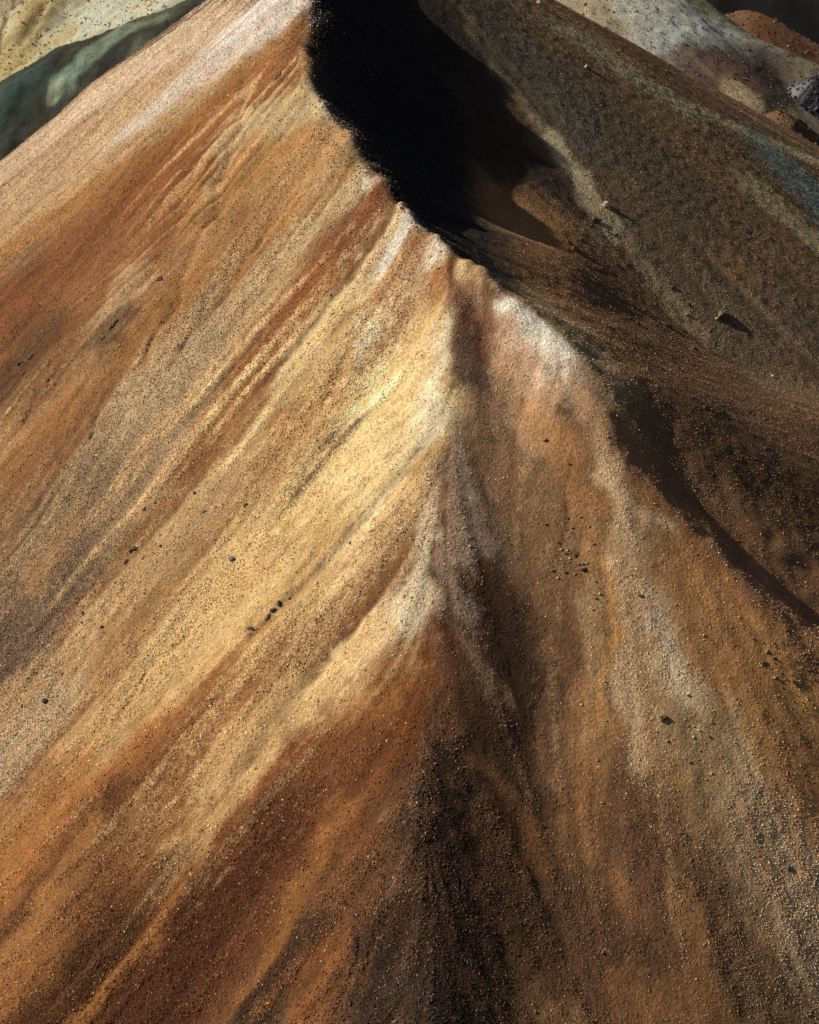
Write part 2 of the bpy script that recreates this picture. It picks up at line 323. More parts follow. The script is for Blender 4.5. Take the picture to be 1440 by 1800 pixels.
    ('W', (0.43,0.273,0.132), 0.7, 0.85, [(-8.62,45.84,-0.78,0.92),(-10.66,44.52,-0.81,0.93),(-12.72,43.21,-0.85,0.98),(-16.88,40.79,-0.84,0.85),(-20.88,38.96,-0.9,0.93)]),
    ('W', (0.235,0.126,0.056), 0.8, 0.7, [(-10.74,46.7,-0.25,0.33),(-13.81,44.77,-0.27,0.32),(-16.56,42.73,-0.3,0.33)]),
    ('W', (0.342,0.195,0.083), 0.45, 0.7, [(-9.82,43.02,-0.7,0.86),(-13.8,40.41,-0.74,0.85),(-17.72,38.57,-0.77,0.8)]),
    ('W', (0.414,0.301,0.181), 0.95, 0.9, [(-16.95,39.33,-0.92,0.82),(-18.78,37.72,-0.98,0.82),(-20.27,36.02,-0.99,0.75)]),
    ('W', (0.295,0.108,0.037), 0.7, 0.9, [(2.14,52.17,-0.25,0.23),(1.34,51.43,-0.53,0.63),(0,50.5,-0.61,0.77)]),
    ('W', (0.401,0.191,0.073), 0.6, 0.8, [(0.8,51.15,-0.67,0.91),(-1.07,49.9,-0.69,0.77),(-3.2,48.22,-0.71,0.74),(-5.3,46.19,-0.76,0.87)]),
    ('W', (0.567,0.361,0.157), 0.5, 0.8, [(1.32,50.09,-0.62,0.88),(0,48.91,-0.61,0.9),(-2.11,47.41,-0.61,0.79)]),
    ('W', (0.323,0.153,0.056), 0.6, 0.6, [(-0.54,50.47,-0.32,0.39),(-2.94,48.66,-0.33,0.35)]),
    ('W', (0.726,0.518,0.24), 0.4, 0.9, [(0.51,45.8,-1.48,2.32),(-1.77,43.45,-1.47,2.25),(-4.05,42.15,-1.45,2.2)]),
    ('W', (0.76,0.561,0.27), 0.3, 0.8, [(-0.51,44.25,-0.92,1.55),(-3.03,42.43,-0.96,1.49),(-4.81,41.5,-0.98,1.4)]),
    ('W', (0.76,0.69,0.517), 0.35, 1.0, [(1.51,48.51,-0.25,0.17),(1.16,46.98,-0.63,0.51),(0.63,45.1,-0.86,0.73),(0.38,43.9,-0.72,0.56)]),
    ('W', (0.76,0.589,0.318), 0.35, 0.9, [(0,43.35,-0.57,0.63),(-0.74,42.1,-0.56,0.6),(-1.96,40.5,-0.52,0.7),(-3.2,39.94,-0.48,0.7)]),
    ('W', (0.76,0.631,0.373), 0.3, 0.5, [(-0.5,42.89,-0.26,0.3),(-1.48,41.51,-0.25,0.31),(-2.47,40.78,-0.23,0.33)]),
    ('W', (0.493,0.304,0.119), 0.5, 0.8, [(-4.03,41.61,-0.88,1.22),(-6.55,39.93,-0.91,1.32),(-9.68,38.62,-0.94,1.3)]),
    ('W', (0.434,0.247,0.087), 0.4, 0.5, [(-5.19,43.84,-0.42,0.53),(-7.29,42.53,-0.45,0.54),(-9.05,40.82,-0.47,0.49)]),
    ('W', (0.405,0.213,0.07), 0.4, 0.85, [(0.99,42.68,-0.56,0.42),(0.37,41.63,-0.83,0.78),(-0.73,40.17,-0.61,0.68)]),
    ('W', (0.292,0.134,0.04), 0.3, 0.8, [(-3.23,40.69,-0.49,0.7),(-4.48,40.03,-0.53,0.71),(-5.45,39.08,-0.56,0.69)]),
    ('W', (0.227,0.095,0.029), 0.4, 0.6, [(-3.98,40.32,-0.27,0.38),(-4.97,39.69,-0.28,0.4)]),
    ('W', (0.356,0.174,0.054), 0.5, 0.7, [(-5.17,38.69,-0.54,0.81),(-6.91,37.91,-0.57,0.83)]),
    ('W', (0.4,0.236,0.095), 0.5, 0.85, [(-8.07,39.03,-0.76,1.04),(-11.16,37.22,-0.8,0.95),(-14.47,35.06,-0.86,0.97),(-17.93,33.34,-0.9,0.91)]),
    ('W', (0.456,0.293,0.139), 0.3, 0.6, [(-10.12,40.5,-0.31,0.34),(-13,38.63,-0.33,0.34),(-15.97,37.14,-0.35,0.38)]),
    ('W', (0.297,0.118,0.035), 0.45, 0.95, [(-6.14,37.86,-0.75,1.03),(-9.17,36.55,-0.83,1.08),(-11.96,35.04,-0.91,1.06),(-14.98,33.25,-0.99,1.08),(-18.84,31.15,-1.03,0.97)]),
    ('W', (0.234,0.091,0.027), 0.6, 0.6, [(-7.35,36.85,-0.46,0.55),(-9.59,35.49,-0.48,0.55),(-11.61,34.42,-0.48,0.53)]),
    ('W', (0.162,0.068,0.027), 0.8, 0.7, [(-9.32,35.38,-0.63,0.75),(-10.81,34.56,-0.66,0.71),(-12.79,33.22,-0.69,0.67)]),
    ('W', (0.76,0.622,0.402), 0.5, 1.0, [(0.83,38.08,-0.36,0.15),(0.35,36.73,-0.68,0.56),(-0.93,35.98,-0.61,0.88),(-2.34,35.53,-0.56,0.88)]),
    ('W', (0.76,0.663,0.503), 0.4, 0.8, [(0.58,36.48,-0.25,0.39),(-0.46,36.04,-0.26,0.43)]),
    ('W', (0.718,0.548,0.351), 0.7, 0.8, [(0.73,40.76,-0.33,0.12),(0.48,38.82,-0.61,0.19)]),
    ('W', (0.565,0.35,0.151), 0.6, 0.9, [(-1.87,35.76,-0.54,0.83),(-3.76,34.92,-0.57,0.78),(-5.88,33.81,-0.58,0.7)]),
    ('W', (0.422,0.237,0.083), 0.5, 0.8, [(-3.81,36.1,-0.39,0.48),(-5.7,34.84,-0.43,0.46),(-7.1,33.57,-0.45,0.47),(-8.08,33.12,-0.44,0.52)]),
    ('W', (0.273,0.122,0.04), 0.6, 0.7, [(-5.63,33.53,-0.56,0.58),(-7.98,31.99,-0.61,0.67),(-9.86,30.69,-0.63,0.63)]),
    ('W', (0.23,0.105,0.041), 0.7, 0.5, [(-2.88,37.79,-0.4,0.57),(-4.82,36.88,-0.42,0.55),(-7.02,35.8,-0.45,0.59)]),
    ('W', (0.301,0.135,0.046), 0.5, 0.9, [(0.58,35.64,-0.18,0.14),(-0.69,34.43,-0.58,0.67),(-2.75,33.17,-0.51,0.67)]),
    ('W', (0.219,0.091,0.029), 0.6, 0.9, [(0,34.01,-0.69,0.72),(-2.25,32.1,-0.71,0.83),(-4.06,30.86,-0.73,0.85)]),
    ('W', (0.119,0.044,0.017), 0.85, 0.7, [(-1.8,32.13,-0.69,0.83),(-3.6,30.92,-0.7,0.87),(-5.41,29.89,-0.71,0.82)]),
    ('W', (0.31,0.135,0.043), 0.3, 0.9, [(-15.51,35.25,-0.68,0.62),(-17.35,33.36,-0.71,0.63),(-18.91,31.41,-0.69,0.54)]),
    ('W', (0.104,0.041,0.015), 0.95, 0.9, [(-13.04,33.07,-0.81,0.75),(-14.9,31.34,-0.81,0.72),(-17.37,29.73,-0.87,0.82),(-18.33,29.1,-0.89,0.86)]),
    ('W', (0.282,0.128,0.045), 0.3, 0.95, [(-13.75,32.48,-0.63,0.46),(-15.13,30.32,-0.63,0.46),(-17.17,27.74,-0.64,0.46)]),
    ('W', (0.087,0.035,0.013), 1.0, 0.6, [(-11.43,30.98,-0.85,0.74),(-13.02,29.35,-0.86,0.65),(-14.66,27.13,-0.88,0.63)]),
    ('W', (0.229,0.1,0.033), 0.4, 0.8, [(-14.18,28.73,-0.62,0.46),(-16.09,26.47,-0.67,0.5)]),
    ('W', (0.228,0.096,0.033), 0.6, 0.6, [(-9.31,32.54,-0.72,0.77),(-11.43,30.98,-0.77,0.73),(-12.82,29.73,-0.8,0.67)]),
    ('W', (0.45,0.265,0.111), 0.4, 0.9, [(-6.17,32.35,-0.56,0.59),(-7.68,31.35,-0.58,0.61),(-9.31,30.31,-0.6,0.61)]),
    ('W', (0.05,0.031,0.019), 1.0, 0.6, [(-9.79,30.04,-0.31,0.26),(-10.92,28.96,-0.52,0.43),(-12.06,28.04,-0.52,0.44)]),
    ('W', (0.063,0.026,0.01), 1.0, 0.95, [(-11.86,28.41,-1,0.84),(-13.57,26.68,-1.02,0.76),(-15,24.96,-1.05,0.71)]),
    ('W', (0.271,0.117,0.035), 0.3, 0.95, [(-8.86,29.46,-0.3,0.24),(-10.09,28.23,-0.31,0.25),(-11.54,26.93,-0.3,0.22),(-13.11,25.23,-0.3,0.21)]),
    ('W', (0.069,0.024,0.009), 1.0, 0.85, [(-8.43,28.66,-0.65,0.48),(-9.95,26.91,-0.66,0.51),(-11.66,25.18,-0.64,0.46)]),
    ('W', (0.066,0.022,0.009), 1.0, 0.9, [(-5.15,29.39,-1.36,1.38),(-7.15,27.69,-1.43,1.27),(-8.88,25.87,-1.49,1.04),(-10.1,24.12,-1.52,0.92)]),
    ('W', (0.119,0.044,0.017), 0.8, 0.5, [(-2.63,29.66,-0.7,0.78),(-4.82,28,-0.77,0.78),(-6.35,26.46,-0.82,0.66)]),
    ('W', (0.236,0.1,0.031), 0.4, 0.95, [(-2.84,29.09,-0.49,0.36),(-4.31,26.7,-0.49,0.33),(-5.56,24.93,-0.51,0.34),(-6.36,23.55,-0.52,0.34)]),
    ('W', (0.195,0.077,0.026), 0.5, 0.7, [(-1.72,28.19,-0.88,0.56),(-2.75,26.26,-0.91,0.49),(-3.34,24.36,-0.92,0.42)]),
    ('W', (0.026,0.017,0.011), 1.0, 0.95, [(-4.05,25.74,-0.46,0.35),(-5.09,24.62,-0.47,0.36),(-6.13,23.47,-0.48,0.38)]),
    ('W', (0.225,0.087,0.025), 0.45, 0.8, [(-2.07,24.69,-0.51,0.43),(-3.32,23.68,-0.53,0.43),(-4.13,22.81,-0.55,0.4)]),
    ('W', (0.096,0.04,0.018), 0.7, 0.6, [(-0.22,29.82,-0.82,0.39),(-1.06,27.63,-0.82,0.4),(-1.46,25.93,-0.83,0.32)]),
    ('W', (0.131,0.053,0.02), 0.6, 0.6, [(-0.42,26.4,-0.55,0.34),(-1.45,25.07,-0.55,0.35)]),
    ('W', (0.013,0.009,0.007), 1.0, 0.95, [(0.41,24.93,-0.73,0.38),(-0.61,23.29,-0.73,0.47),(-1.4,21.91,-0.74,0.49)]),
    ('W', (0.064,0.031,0.017), 0.75, 0.92, [(3.14,40.4,-1.21,-0.3),(3.4,36.97,-2.12,-0.36),(3.29,33.72,-2.05,-0.18),(2.75,30.65,-2.08,-0.14),(2.34,27.68,-2.02,-0.2),(2.05,24.84,-1.95,-0.24),(1.86,21.18,-1.96,-0.2)]),  # this and the next two: dark earth with the spur's shade painted in
    ('W', (0.038,0.02,0.013), 0.8, 0.75, [(1.87,37.4,-0.3,-0.38),(4.18,35.95,-1.01,-0.63),(4.77,33.32,-1.15,-0.18),(4.41,30.32,-0.87,0.05),(3.42,27.85,-0.82,0.11)]),
    ('W', (0.029,0.016,0.01), 0.85, 0.88, [(1.23,32.6,-0.54,-0.07),(1.4,29.44,-1.08,-0.24),(1.66,25.67,-1.24,-0.23),(1.61,23.35,-1.25,-0.16),(1.57,21.15,-1.26,-0.13)]),
    ('W', (0.76,0.55,0.257), 0.45, 0.42, [(1.43,48.55,-0.7,0.67),(0,45.5,-1.7,2.35),(-2.52,42.74,-2.01,2.84),(-5.54,40.54,-1.82,2.52),(-8.59,38.79,-1.31,1.86)]),
    ('W', (0.745,0.534,0.258), 0.45, 0.35, [(0.46,36.49,-0.49,0.52),(-1.62,35.2,-0.92,1.35),(-4.69,34.1,-0.82,1.08),(-7.54,32.68,-0.56,0.68)]),
    ('W', (0.11,0.043,0.024), 0.8, 0.95, [(2.29,51.51,-0.26,0.09),(2.49,49.64,-0.78,-0.08),(2.83,47.05,-0.87,-0.24)]),
    ('W', (0.329,0.164,0.09), 0.7, 0.8, [(3.41,49.86,-0.62,-0.16),(4.38,47.53,-0.61,-0.13)]),
    ('W', (0.122,0.078,0.053), 0.8, 0.8, [(2.46,47.82,-0.62,-0.29),(3.31,45.79,-0.62,-0.37),(3.77,44.52,-0.62,-0.35)]),
    ('W', (0.76,0.644,0.463), 0.4, 0.9, [(6.12,46.86,-0.36,-0.37),(7.3,45.68,-0.38,-0.42),(8,45.01,-0.42,-0.52)]),
    ('W', (0.667,0.43,0.27), 0.5, 0.9, [(4.67,48.82,-0.6,-0.12),(5.39,47.3,-0.58,-0.15),(6.3,45.34,-0.56,-0.13)]),
    ('W', (0.76,0.714,0.58), 0.4, 1.0, [(4.99,49.2,-0.28,-0.23),(5.92,48.08,-0.61,-0.54),(7.11,46.8,-0.61,-0.68)]),
    ('W', (0.48,0.288,0.149), 0.6, 0.8, [(4.35,46.58,-0.83,-0.27),(5.48,43.8,-0.8,-0.2)]),
    ('W', (0.321,0.189,0.096), 0.7, 0.7, [(3.27,44.69,-0.88,-0.45),(3.94,42.19,-0.86,-0.3)]),
    ('W', (0.397,0.285,0.196), 0.9, 0.75, [(1.99,43.65,-0.49,-0.12),(2.31,41.46,-0.96,-0.32),(2.75,39.38,-0.95,-0.37)]),
    ('W', (0.425,0.298,0.197), 0.8, 0.7, [(1.57,40.41,-0.62,-0.11),(1.89,38.31,-0.61,-0.16),(2.21,36.79,-0.6,-0.2)]),
    ('W', (0.233,0.152,0.092), 0.9, 0.6, [(3.63,40.46,-0.69,-0.31),(4.29,38.62,-0.68,-0.25)]),
    ('W', (0.178,0.08,0.04), 0.7, 0.7, [(1.04,35.62,-0.69,-0.08),(1.24,33.92,-0.67,-0.12),(1.56,32.22,-0.66,-0.18)]),
    ('W', (0.275,0.17,0.1), 0.8, 0.6, [(2.2,35.93,-0.3,-0.16),(2.96,34.3,-0.29,-0.18),(3.85,33.2,-0.27,-0.2)]),
    ('W', (0.14,0.069,0.036), 0.6, 0.8, [(6.02,37.83,-0.42,-0.02),(6.24,35.49,-0.41,0.01),(6.15,32.78,-0.4,0.03),(5.75,30.42,-0.4,0.02)]),
    ('W', (0.278,0.132,0.055), 0.6, 0.7, [(3.09,30.9,-0.51,-0.23),(3.5,29.81,-0.51,-0.22)]),
    ('W', (0.131,0.055,0.025), 0.6, 0.5, [(3.03,28.94,-0.73,-0.27),(3.4,27.29,-0.72,-0.25)]),
    ('W', (0.265,0.118,0.043), 0.3, 0.6, [(4.34,28.76,-0.55,-0.25),(4.92,27.34,-0.54,-0.24)]),
    ('W', (0.036,0.026,0.02), 1.0, 0.6, [(0.4,22.77,-0.58,-0.09),(0.78,21.41,-0.57,-0.13)]),
    ('W', (0.504,0.255,0.102), 0.4, 0.7, [(5.78,44.75,-0.6,0.02),(6.27,42.62,-0.6,-0.07)]),
    ('W', (0.353,0.173,0.07), 0.2, 0.9, [(6.53,42.81,-0.63,-0.14),(7.04,41.31,-0.63,-0.17),(7.44,40.11,-0.63,-0.17)]),
    ('W', (0.229,0.13,0.062), 0.85, 0.8, [(5.37,41.57,-0.94,-0.37),(6.35,39.57,-0.97,-0.29),(6.63,38.22,-1.01,-0.16)]),
    ('W', (0.499,0.313,0.175), 0.7, 0.9, [(7.53,45.52,-0.47,-0.15),(8.25,43.28,-0.57,-0.18),(8.52,41.86,-0.57,-0.11)]),
    ('W', (0.536,0.353,0.203), 0.95, 0.9, [(8.43,42.33,-0.67,-0.29),(9.15,40.69,-0.61,-0.42),(10.31,39.84,-0.54,-0.55)]),
    ('W', (0.757,0.53,0.3), 0.7, 0.5, [(8.13,45.03,-0.3,-0.17),(8.84,42.82,-0.29,-0.15)]),
    ('W', (0.697,0.51,0.309), 1.0, 1.0, [(8.62,41.63,-0.58,-0.09),(8.85,39.81,-0.47,-0.1),(9.23,38.36,-0.7,-0.2),(9.58,36.89,-1.28,-0.4),(9.93,35.44,-1.74,-0.55),(10.17,34.25,-1.72,-0.48)]),
    ('W', (0.556,0.381,0.214), 1.0, 0.95, [(9.11,36.87,-0.61,-0.03),(8.94,34.19,-0.6,-0.04),(8.94,32.42,-0.58,-0.04),(9,31.11,-0.58,-0.04)]),
    ('W', (0.74,0.547,0.337), 1.0, 0.95, [(10.82,34.92,-0.45,-0.22),(11.29,33.84,-0.45,-0.21)]),
    ('W', (0.485,0.324,0.167), 1.0, 0.8, [(9.54,33.62,-0.3,-0.13),(10.02,32.6,-0.3,-0.13)]),
    ('W', (0.37,0.2,0.081), 0.15, 0.95, [(7.81,38.37,-0.7,-0.02),(7.83,35.38,-0.69,0.01),(7.53,32.31,-0.66,0.07),(7.27,30.04,-0.65,0.04)]),
    ('W', (0.366,0.249,0.131), 0.15, 0.7, [(7.36,36.86,-0.56,0.02),(7.24,35.01,-0.54,0.04)]),
    ('W', (0.612,0.317,0.105), 0.1, 0.7, [(8.5,38.14,-0.17,0),(8.29,35.37,-0.16,0),(8.02,33.03,-0.16,0.01)]),
    ('W', (0.29,0.139,0.055), 0.25, 0.85, [(6.64,30.42,-0.79,-0.07),(6.77,28.95,-0.78,-0.07)]),
    ('W', (0.397,0.21,0.082), 0.1, 0.5, [(8.78,38.77,-0.39,-0.39),(10.14,37.79,-0.41,-0.43)]),
    ('W', (0.458,0.243,0.101), 0.12, 0.9, [(11.13,38.12,-0.94,-0.45),(12.09,35.69,-0.92,-0.44),(13.03,33.55,-0.94,-0.42),(13.51,31.67,-0.93,-0.33)]),
    ('W', (0.421,0.274,0.133), 0.12, 0.9, [(10.43,33.26,-0.52,-0.33),(11.46,32,-1.28,-0.66),(12,30.55,-1.33,-0.52)]),
    ('W', (0.33,0.248,0.144), 0.1, 0.6, [(12.42,32.3,-0.57,-0.13),(12.51,30.99,-0.56,-0.12)]),
    ('W', (0.384,0.21,0.082), 0.12, 0.9, [(10.77,29.7,-0.79,-0.28),(11.21,28.45,-0.78,-0.28)]),
    ('W', (0.155,0.079,0.04), 1.0, 0.95, [(8.17,30.39,-0.62,-0.21),(8.73,29.08,-1.35,-0.47),(9.46,27.46,-1.34,-0.49)]),
    ('W', (0.113,0.059,0.029), 1.0, 0.8, [(9.74,28.18,-0.87,-0.17),(10.01,26.42,-0.86,-0.17)]),
    ('W', (0.267,0.124,0.05), 0.15, 0.8, [(7.73,27.3,-0.43,-0.17),(8.29,26.22,-0.43,-0.17)]),
    ('W', (0.596,0.426,0.247), 1.0, 0.95, [(12.98,33.14,-0.32,-0.17),(13.94,31.34,-0.62,-0.33),(14.93,29.82,-0.86,-0.56),(15.98,28.89,-1.03,-0.77)]),
    ('W', (0.488,0.337,0.192), 1.0, 0.9, [(13.63,28.89,-1.63,-1.05),(15.03,27.27,-1.7,-0.99),(15.77,25.99,-1.77,-0.87)]),
    ('W', (0.274,0.17,0.089), 1.0, 0.8, [(11.79,28.68,-1.08,-0.43),(12.5,26.98,-1.09,-0.38),(12.97,25.31,-1.09,-0.35)]),
    ('W', (0.127,0.068,0.036), 1.0, 0.7, [(11,27.54,-0.94,-0.36),(11.71,25.87,-0.95,-0.35),(12.36,23.91,-0.95,-0.33)]),
    ('W', (0.279,0.139,0.055), 0.1, 0.95, [(10.12,26.42,-0.51,-0.15),(10.53,25.07,-0.5,-0.17),(11.13,23.61,-0.5,-0.19)]),
    ('W', (0.089,0.046,0.025), 1.0, 0.7, [(3.81,26.8,-1.19,-1.27),(5.9,25.47,-1.04,-1.24),(7.95,24.65,-0.84,-1.22)]),
    ('W', (0.215,0.103,0.042), 0.12, 0.9, [(8.1,23.9,-0.41,-0.79),(9.53,23.52,-0.6,-0.73),(10.31,22.9,-0.8,-0.62)]),
    ('W', (0.132,0.064,0.027), 0.1, 0.8, [(3.85,25.17,-0.36,-0.19),(4.24,24.34,-0.36,-0.18)]),
    ('W', (0.113,0.059,0.027), 0.12, 0.7, [(5.13,25.21,-0.41,-0.17),(5.49,24.16,-0.41,-0.16)]),
    ('W', (0.211,0.129,0.066), 1.0, 0.7, [(12.88,24.63,-0.9,-0.63),(14.28,23.45,-0.92,-0.65)]),
    ('W', (0.521,0.267,0.097), 0.15, 0.95, [(11.95,38.89,-1.37,-1.16),(13.91,36.77,-1.35,-1.12),(16.39,34.8,-1.41,-1.26)]),
    ('W', (0.454,0.222,0.083), 0.2, 0.8, [(13.43,34.84,-1.31,-0.81),(15.47,31.98,-1.38,-0.82),(16.23,30.44,-1.43,-0.73)]),
    ('W', (0.497,0.214,0.078), 0.35, 0.9, [(10.48,41.47,-0.51,-0.67),(12.07,39.88,-0.5,-0.6),(13.66,38.55,-0.5,-0.55),(14.5,37.53,-0.5,-0.45)]),
    ('W', (0.647,0.318,0.112), 0.2, 0.7, [(14.38,36.63,-0.59,-0.56),(16.69,35.08,-0.63,-0.59)]),
    ('W', (0.76,0.532,0.326), 0.8, 0.8, [(9.42,40.94,-0.3,-0.29),(10.57,39.99,-0.31,-0.3)]),
    ('W', (0.396,0.201,0.082), 0.2, 0.7, [(10.69,38.51,-0.59,-0.32),(11.69,36.47,-0.59,-0.31)]),
    ('A', (0.442,0.213,0.104), 0.4, 1.0, [(8.58,45.75,-0.35,-0.37),(9.95,43.53,-0.85,-0.95),(11.86,41.88,-0.99,-1.22),(14.2,40.01,-1.06,-1.34),(17.01,38.06,-1.18,-1.55)]),
    ('A', (0.407,0.19,0.096), 0.4, 0.7, [(8.4,45.11,-0.4,-0.32),(9.57,42.49,-0.39,-0.4),(10.95,41.1,-0.38,-0.5)]),
    ('A', (0.286,0.323,0.361), 0.8, 0.9, [(7.96,46.21,-0.33,-0.45),(8.83,45.56,-0.34,-0.49)]),
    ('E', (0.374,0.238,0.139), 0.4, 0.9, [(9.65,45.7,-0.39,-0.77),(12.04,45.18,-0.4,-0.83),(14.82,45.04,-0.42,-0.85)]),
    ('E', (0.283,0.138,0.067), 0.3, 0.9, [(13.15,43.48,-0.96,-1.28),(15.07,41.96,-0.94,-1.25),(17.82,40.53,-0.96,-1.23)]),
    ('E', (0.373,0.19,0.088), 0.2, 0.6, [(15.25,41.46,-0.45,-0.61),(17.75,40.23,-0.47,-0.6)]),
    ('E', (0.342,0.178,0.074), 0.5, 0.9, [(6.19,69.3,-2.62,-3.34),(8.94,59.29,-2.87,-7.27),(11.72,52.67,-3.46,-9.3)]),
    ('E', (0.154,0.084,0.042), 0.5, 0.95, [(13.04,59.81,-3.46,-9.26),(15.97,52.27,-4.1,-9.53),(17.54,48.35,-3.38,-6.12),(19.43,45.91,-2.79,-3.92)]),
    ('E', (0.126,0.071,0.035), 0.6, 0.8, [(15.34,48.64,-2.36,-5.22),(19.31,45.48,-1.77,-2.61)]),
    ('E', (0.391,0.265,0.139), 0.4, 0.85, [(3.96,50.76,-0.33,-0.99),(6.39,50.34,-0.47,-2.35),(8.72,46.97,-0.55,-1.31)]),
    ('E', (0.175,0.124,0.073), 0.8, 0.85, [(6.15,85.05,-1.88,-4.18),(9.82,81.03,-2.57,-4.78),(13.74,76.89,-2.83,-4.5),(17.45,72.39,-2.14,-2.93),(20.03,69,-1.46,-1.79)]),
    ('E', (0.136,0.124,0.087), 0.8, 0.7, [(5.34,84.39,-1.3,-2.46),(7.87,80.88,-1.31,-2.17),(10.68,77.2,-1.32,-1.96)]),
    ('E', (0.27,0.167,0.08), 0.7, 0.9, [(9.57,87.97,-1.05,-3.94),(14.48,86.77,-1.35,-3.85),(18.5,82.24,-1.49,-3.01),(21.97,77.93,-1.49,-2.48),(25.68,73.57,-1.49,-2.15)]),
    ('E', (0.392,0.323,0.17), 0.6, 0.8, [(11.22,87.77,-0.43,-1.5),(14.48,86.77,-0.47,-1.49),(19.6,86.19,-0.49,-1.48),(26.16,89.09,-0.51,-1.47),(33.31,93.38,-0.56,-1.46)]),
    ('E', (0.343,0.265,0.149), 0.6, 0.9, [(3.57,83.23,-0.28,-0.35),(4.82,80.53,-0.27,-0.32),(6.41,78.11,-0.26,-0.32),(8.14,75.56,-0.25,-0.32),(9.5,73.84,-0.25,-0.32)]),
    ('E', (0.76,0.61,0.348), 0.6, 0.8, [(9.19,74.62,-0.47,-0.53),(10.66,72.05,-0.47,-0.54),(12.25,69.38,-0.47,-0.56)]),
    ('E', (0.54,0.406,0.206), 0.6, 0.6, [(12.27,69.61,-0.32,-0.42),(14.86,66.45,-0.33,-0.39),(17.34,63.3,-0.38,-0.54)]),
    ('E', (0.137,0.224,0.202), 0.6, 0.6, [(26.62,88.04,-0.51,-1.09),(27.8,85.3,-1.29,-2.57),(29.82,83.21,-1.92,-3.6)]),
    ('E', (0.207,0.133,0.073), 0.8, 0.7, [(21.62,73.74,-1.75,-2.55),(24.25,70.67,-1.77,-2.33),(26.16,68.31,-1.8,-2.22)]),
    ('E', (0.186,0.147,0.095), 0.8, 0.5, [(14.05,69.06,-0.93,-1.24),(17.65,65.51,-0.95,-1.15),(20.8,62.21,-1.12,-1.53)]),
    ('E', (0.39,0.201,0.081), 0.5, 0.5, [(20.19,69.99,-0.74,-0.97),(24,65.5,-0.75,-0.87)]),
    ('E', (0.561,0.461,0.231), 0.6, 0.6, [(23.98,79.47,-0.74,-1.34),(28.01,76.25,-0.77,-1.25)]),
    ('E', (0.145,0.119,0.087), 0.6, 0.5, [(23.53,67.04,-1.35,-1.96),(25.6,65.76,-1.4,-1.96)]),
    ('E', (0.02,0.017,0.015), 0.5, 0.9, [(-2.96,83.67,-1.81,-3.63),(-0.72,78.72,-2.77,-7.1),(1.79,76.28,-2.94,-6.12),(3.91,74.43,-1.73,-2.79),(6.02,73.06,-0.69,-1.27)]),  # painted shade, darkens the hollow out to the edge of the crest's shadow
    ('E', (0.02,0.017,0.015), 0.5, 0.9, [(-0.95,64.95,-0.51,-7.18),(1.22,61.44,-0.8,-4.25),(2.9,57.05,-0.36,-1.89)]),  # same painted shade, lower down along the foot of the crest
    ('F', (0.733,0.638,0.359), 0.0, 1.0, [(-21.66,125.6,-4.53,11.25),(-30.78,120.93,-5.13,10.82),(-38.59,114.62,-6.32,12.94)]),
    ('F', (0.76,0.732,0.504), 0.0, 0.9, [(-25.45,123.79,-1.83,4.9),(-30.32,121.8,-1.88,4.23),(-33.55,120.33,-2.1,4.37)]),
    ('F', (0.753,0.76,0.576), 0.0, 0.8, [(-27.81,124.1,-0.96,2.72),(-31.12,122.95,-0.95,2.72)]),
    ('F', (0.575,0.437,0.184), 0.0, 0.8, [(-35.82,127.2,-1.67,1.88),(-37.27,122.06,-1.34,0.73),(-38.3,117.19,-1.68,1.89)]),
    ('F', (0.403,0.26,0.102), 0.0, 0.7, [(-36.65,125.09,-0.51,0.31),(-37.51,121.94,-0.5,0.28)]),
    ('F', (0.651,0.518,0.235), 0.0, 0.6, [(-33.55,120.33,-0.9,1.67),(-36.91,117.07,-0.91,1.34),(-35.87,107,-1.12,1.7)]),
    ('F', (0.068,0.046,0.025), 0.0, 0.8, [(-45.09,145.36,-0.33,0.77),(-40.89,127.44,-0.37,0.76),(-40.55,123.22,-0.47,0.7),(-39.87,118.81,-0.45,0.24)]),
    ('G', (0.072,0.073,0.051), 0.1, 1.0, [(-24.55,112.21,-0.47,1.11),(-27.99,110.56,-0.87,1.7),(-30.73,108.37,-1.47,2.36),(-33.84,105.53,-1.89,2.27),(-37.28,101.88,-2.58,3.19)]),
    ('G', (0.051,0.082,0.074), 0.1, 0.8, [(-33.12,107.33,-1.56,1.42),(-34.6,104.19,-1.33,1.18),(-37.28,101.88,-1.45,1.85)]),
    ('G', (0.104,0.165,0.137), 0.1, 0.7, [(-34.1,107.2,-0.44,0.86),(-35.93,106.11,-0.54,1.01),(-37.32,105.18,-0.64,1.07)]),
    ('G', (0.387,0.209,0.1), 0.2, 0.95, [(-21.3,115.35,0.25,-1.42),(-25.07,117.75,-0.41,1.29),(-28.65,118.59,-0.45,1.37),(-31.95,118.07,-0.47,1.36),(-35.65,116.72,-0.49,1.35)]),
    ('G', (0.208,0.186,0.099), 0.2, 0.7, [(-22.16,114.1,-0.4,1.38),(-25.13,112.6,-0.41,0.88),(-27.03,111.22,-0.44,0.83)]),
    ('M', (0.292,0.396,0.296), 0.1, 0.95, [(-25.82,111.94,-0.48,0.68),(-27.9,109.99,-0.52,0.7),(-29.54,107.39,-0.58,0.7),(-30.57,105.69,-0.54,0.41)]),
    ('M', (0.339,0.408,0.243), 0.1, 0.7, [(-22.54,113.04,-0.27,0.65),(-25.55,111.81,-0.27,0.46),(-28.31,109.22,-0.31,0.45)]),
    ('M', (0.545,0.586,0.393), 0.1, 0.7, [(-30.35,105.96,-0.34,0.25),(-31.2,104.69,-0.35,0.3)]),
    ('F', (0.606,0.504,0.313), 0.0, 1.0, [(13.91,130.05,-2.91,-5.94),(20.38,124.58,-3.58,-7.03),(18.14,95.97,-2.59,-10.49)]),
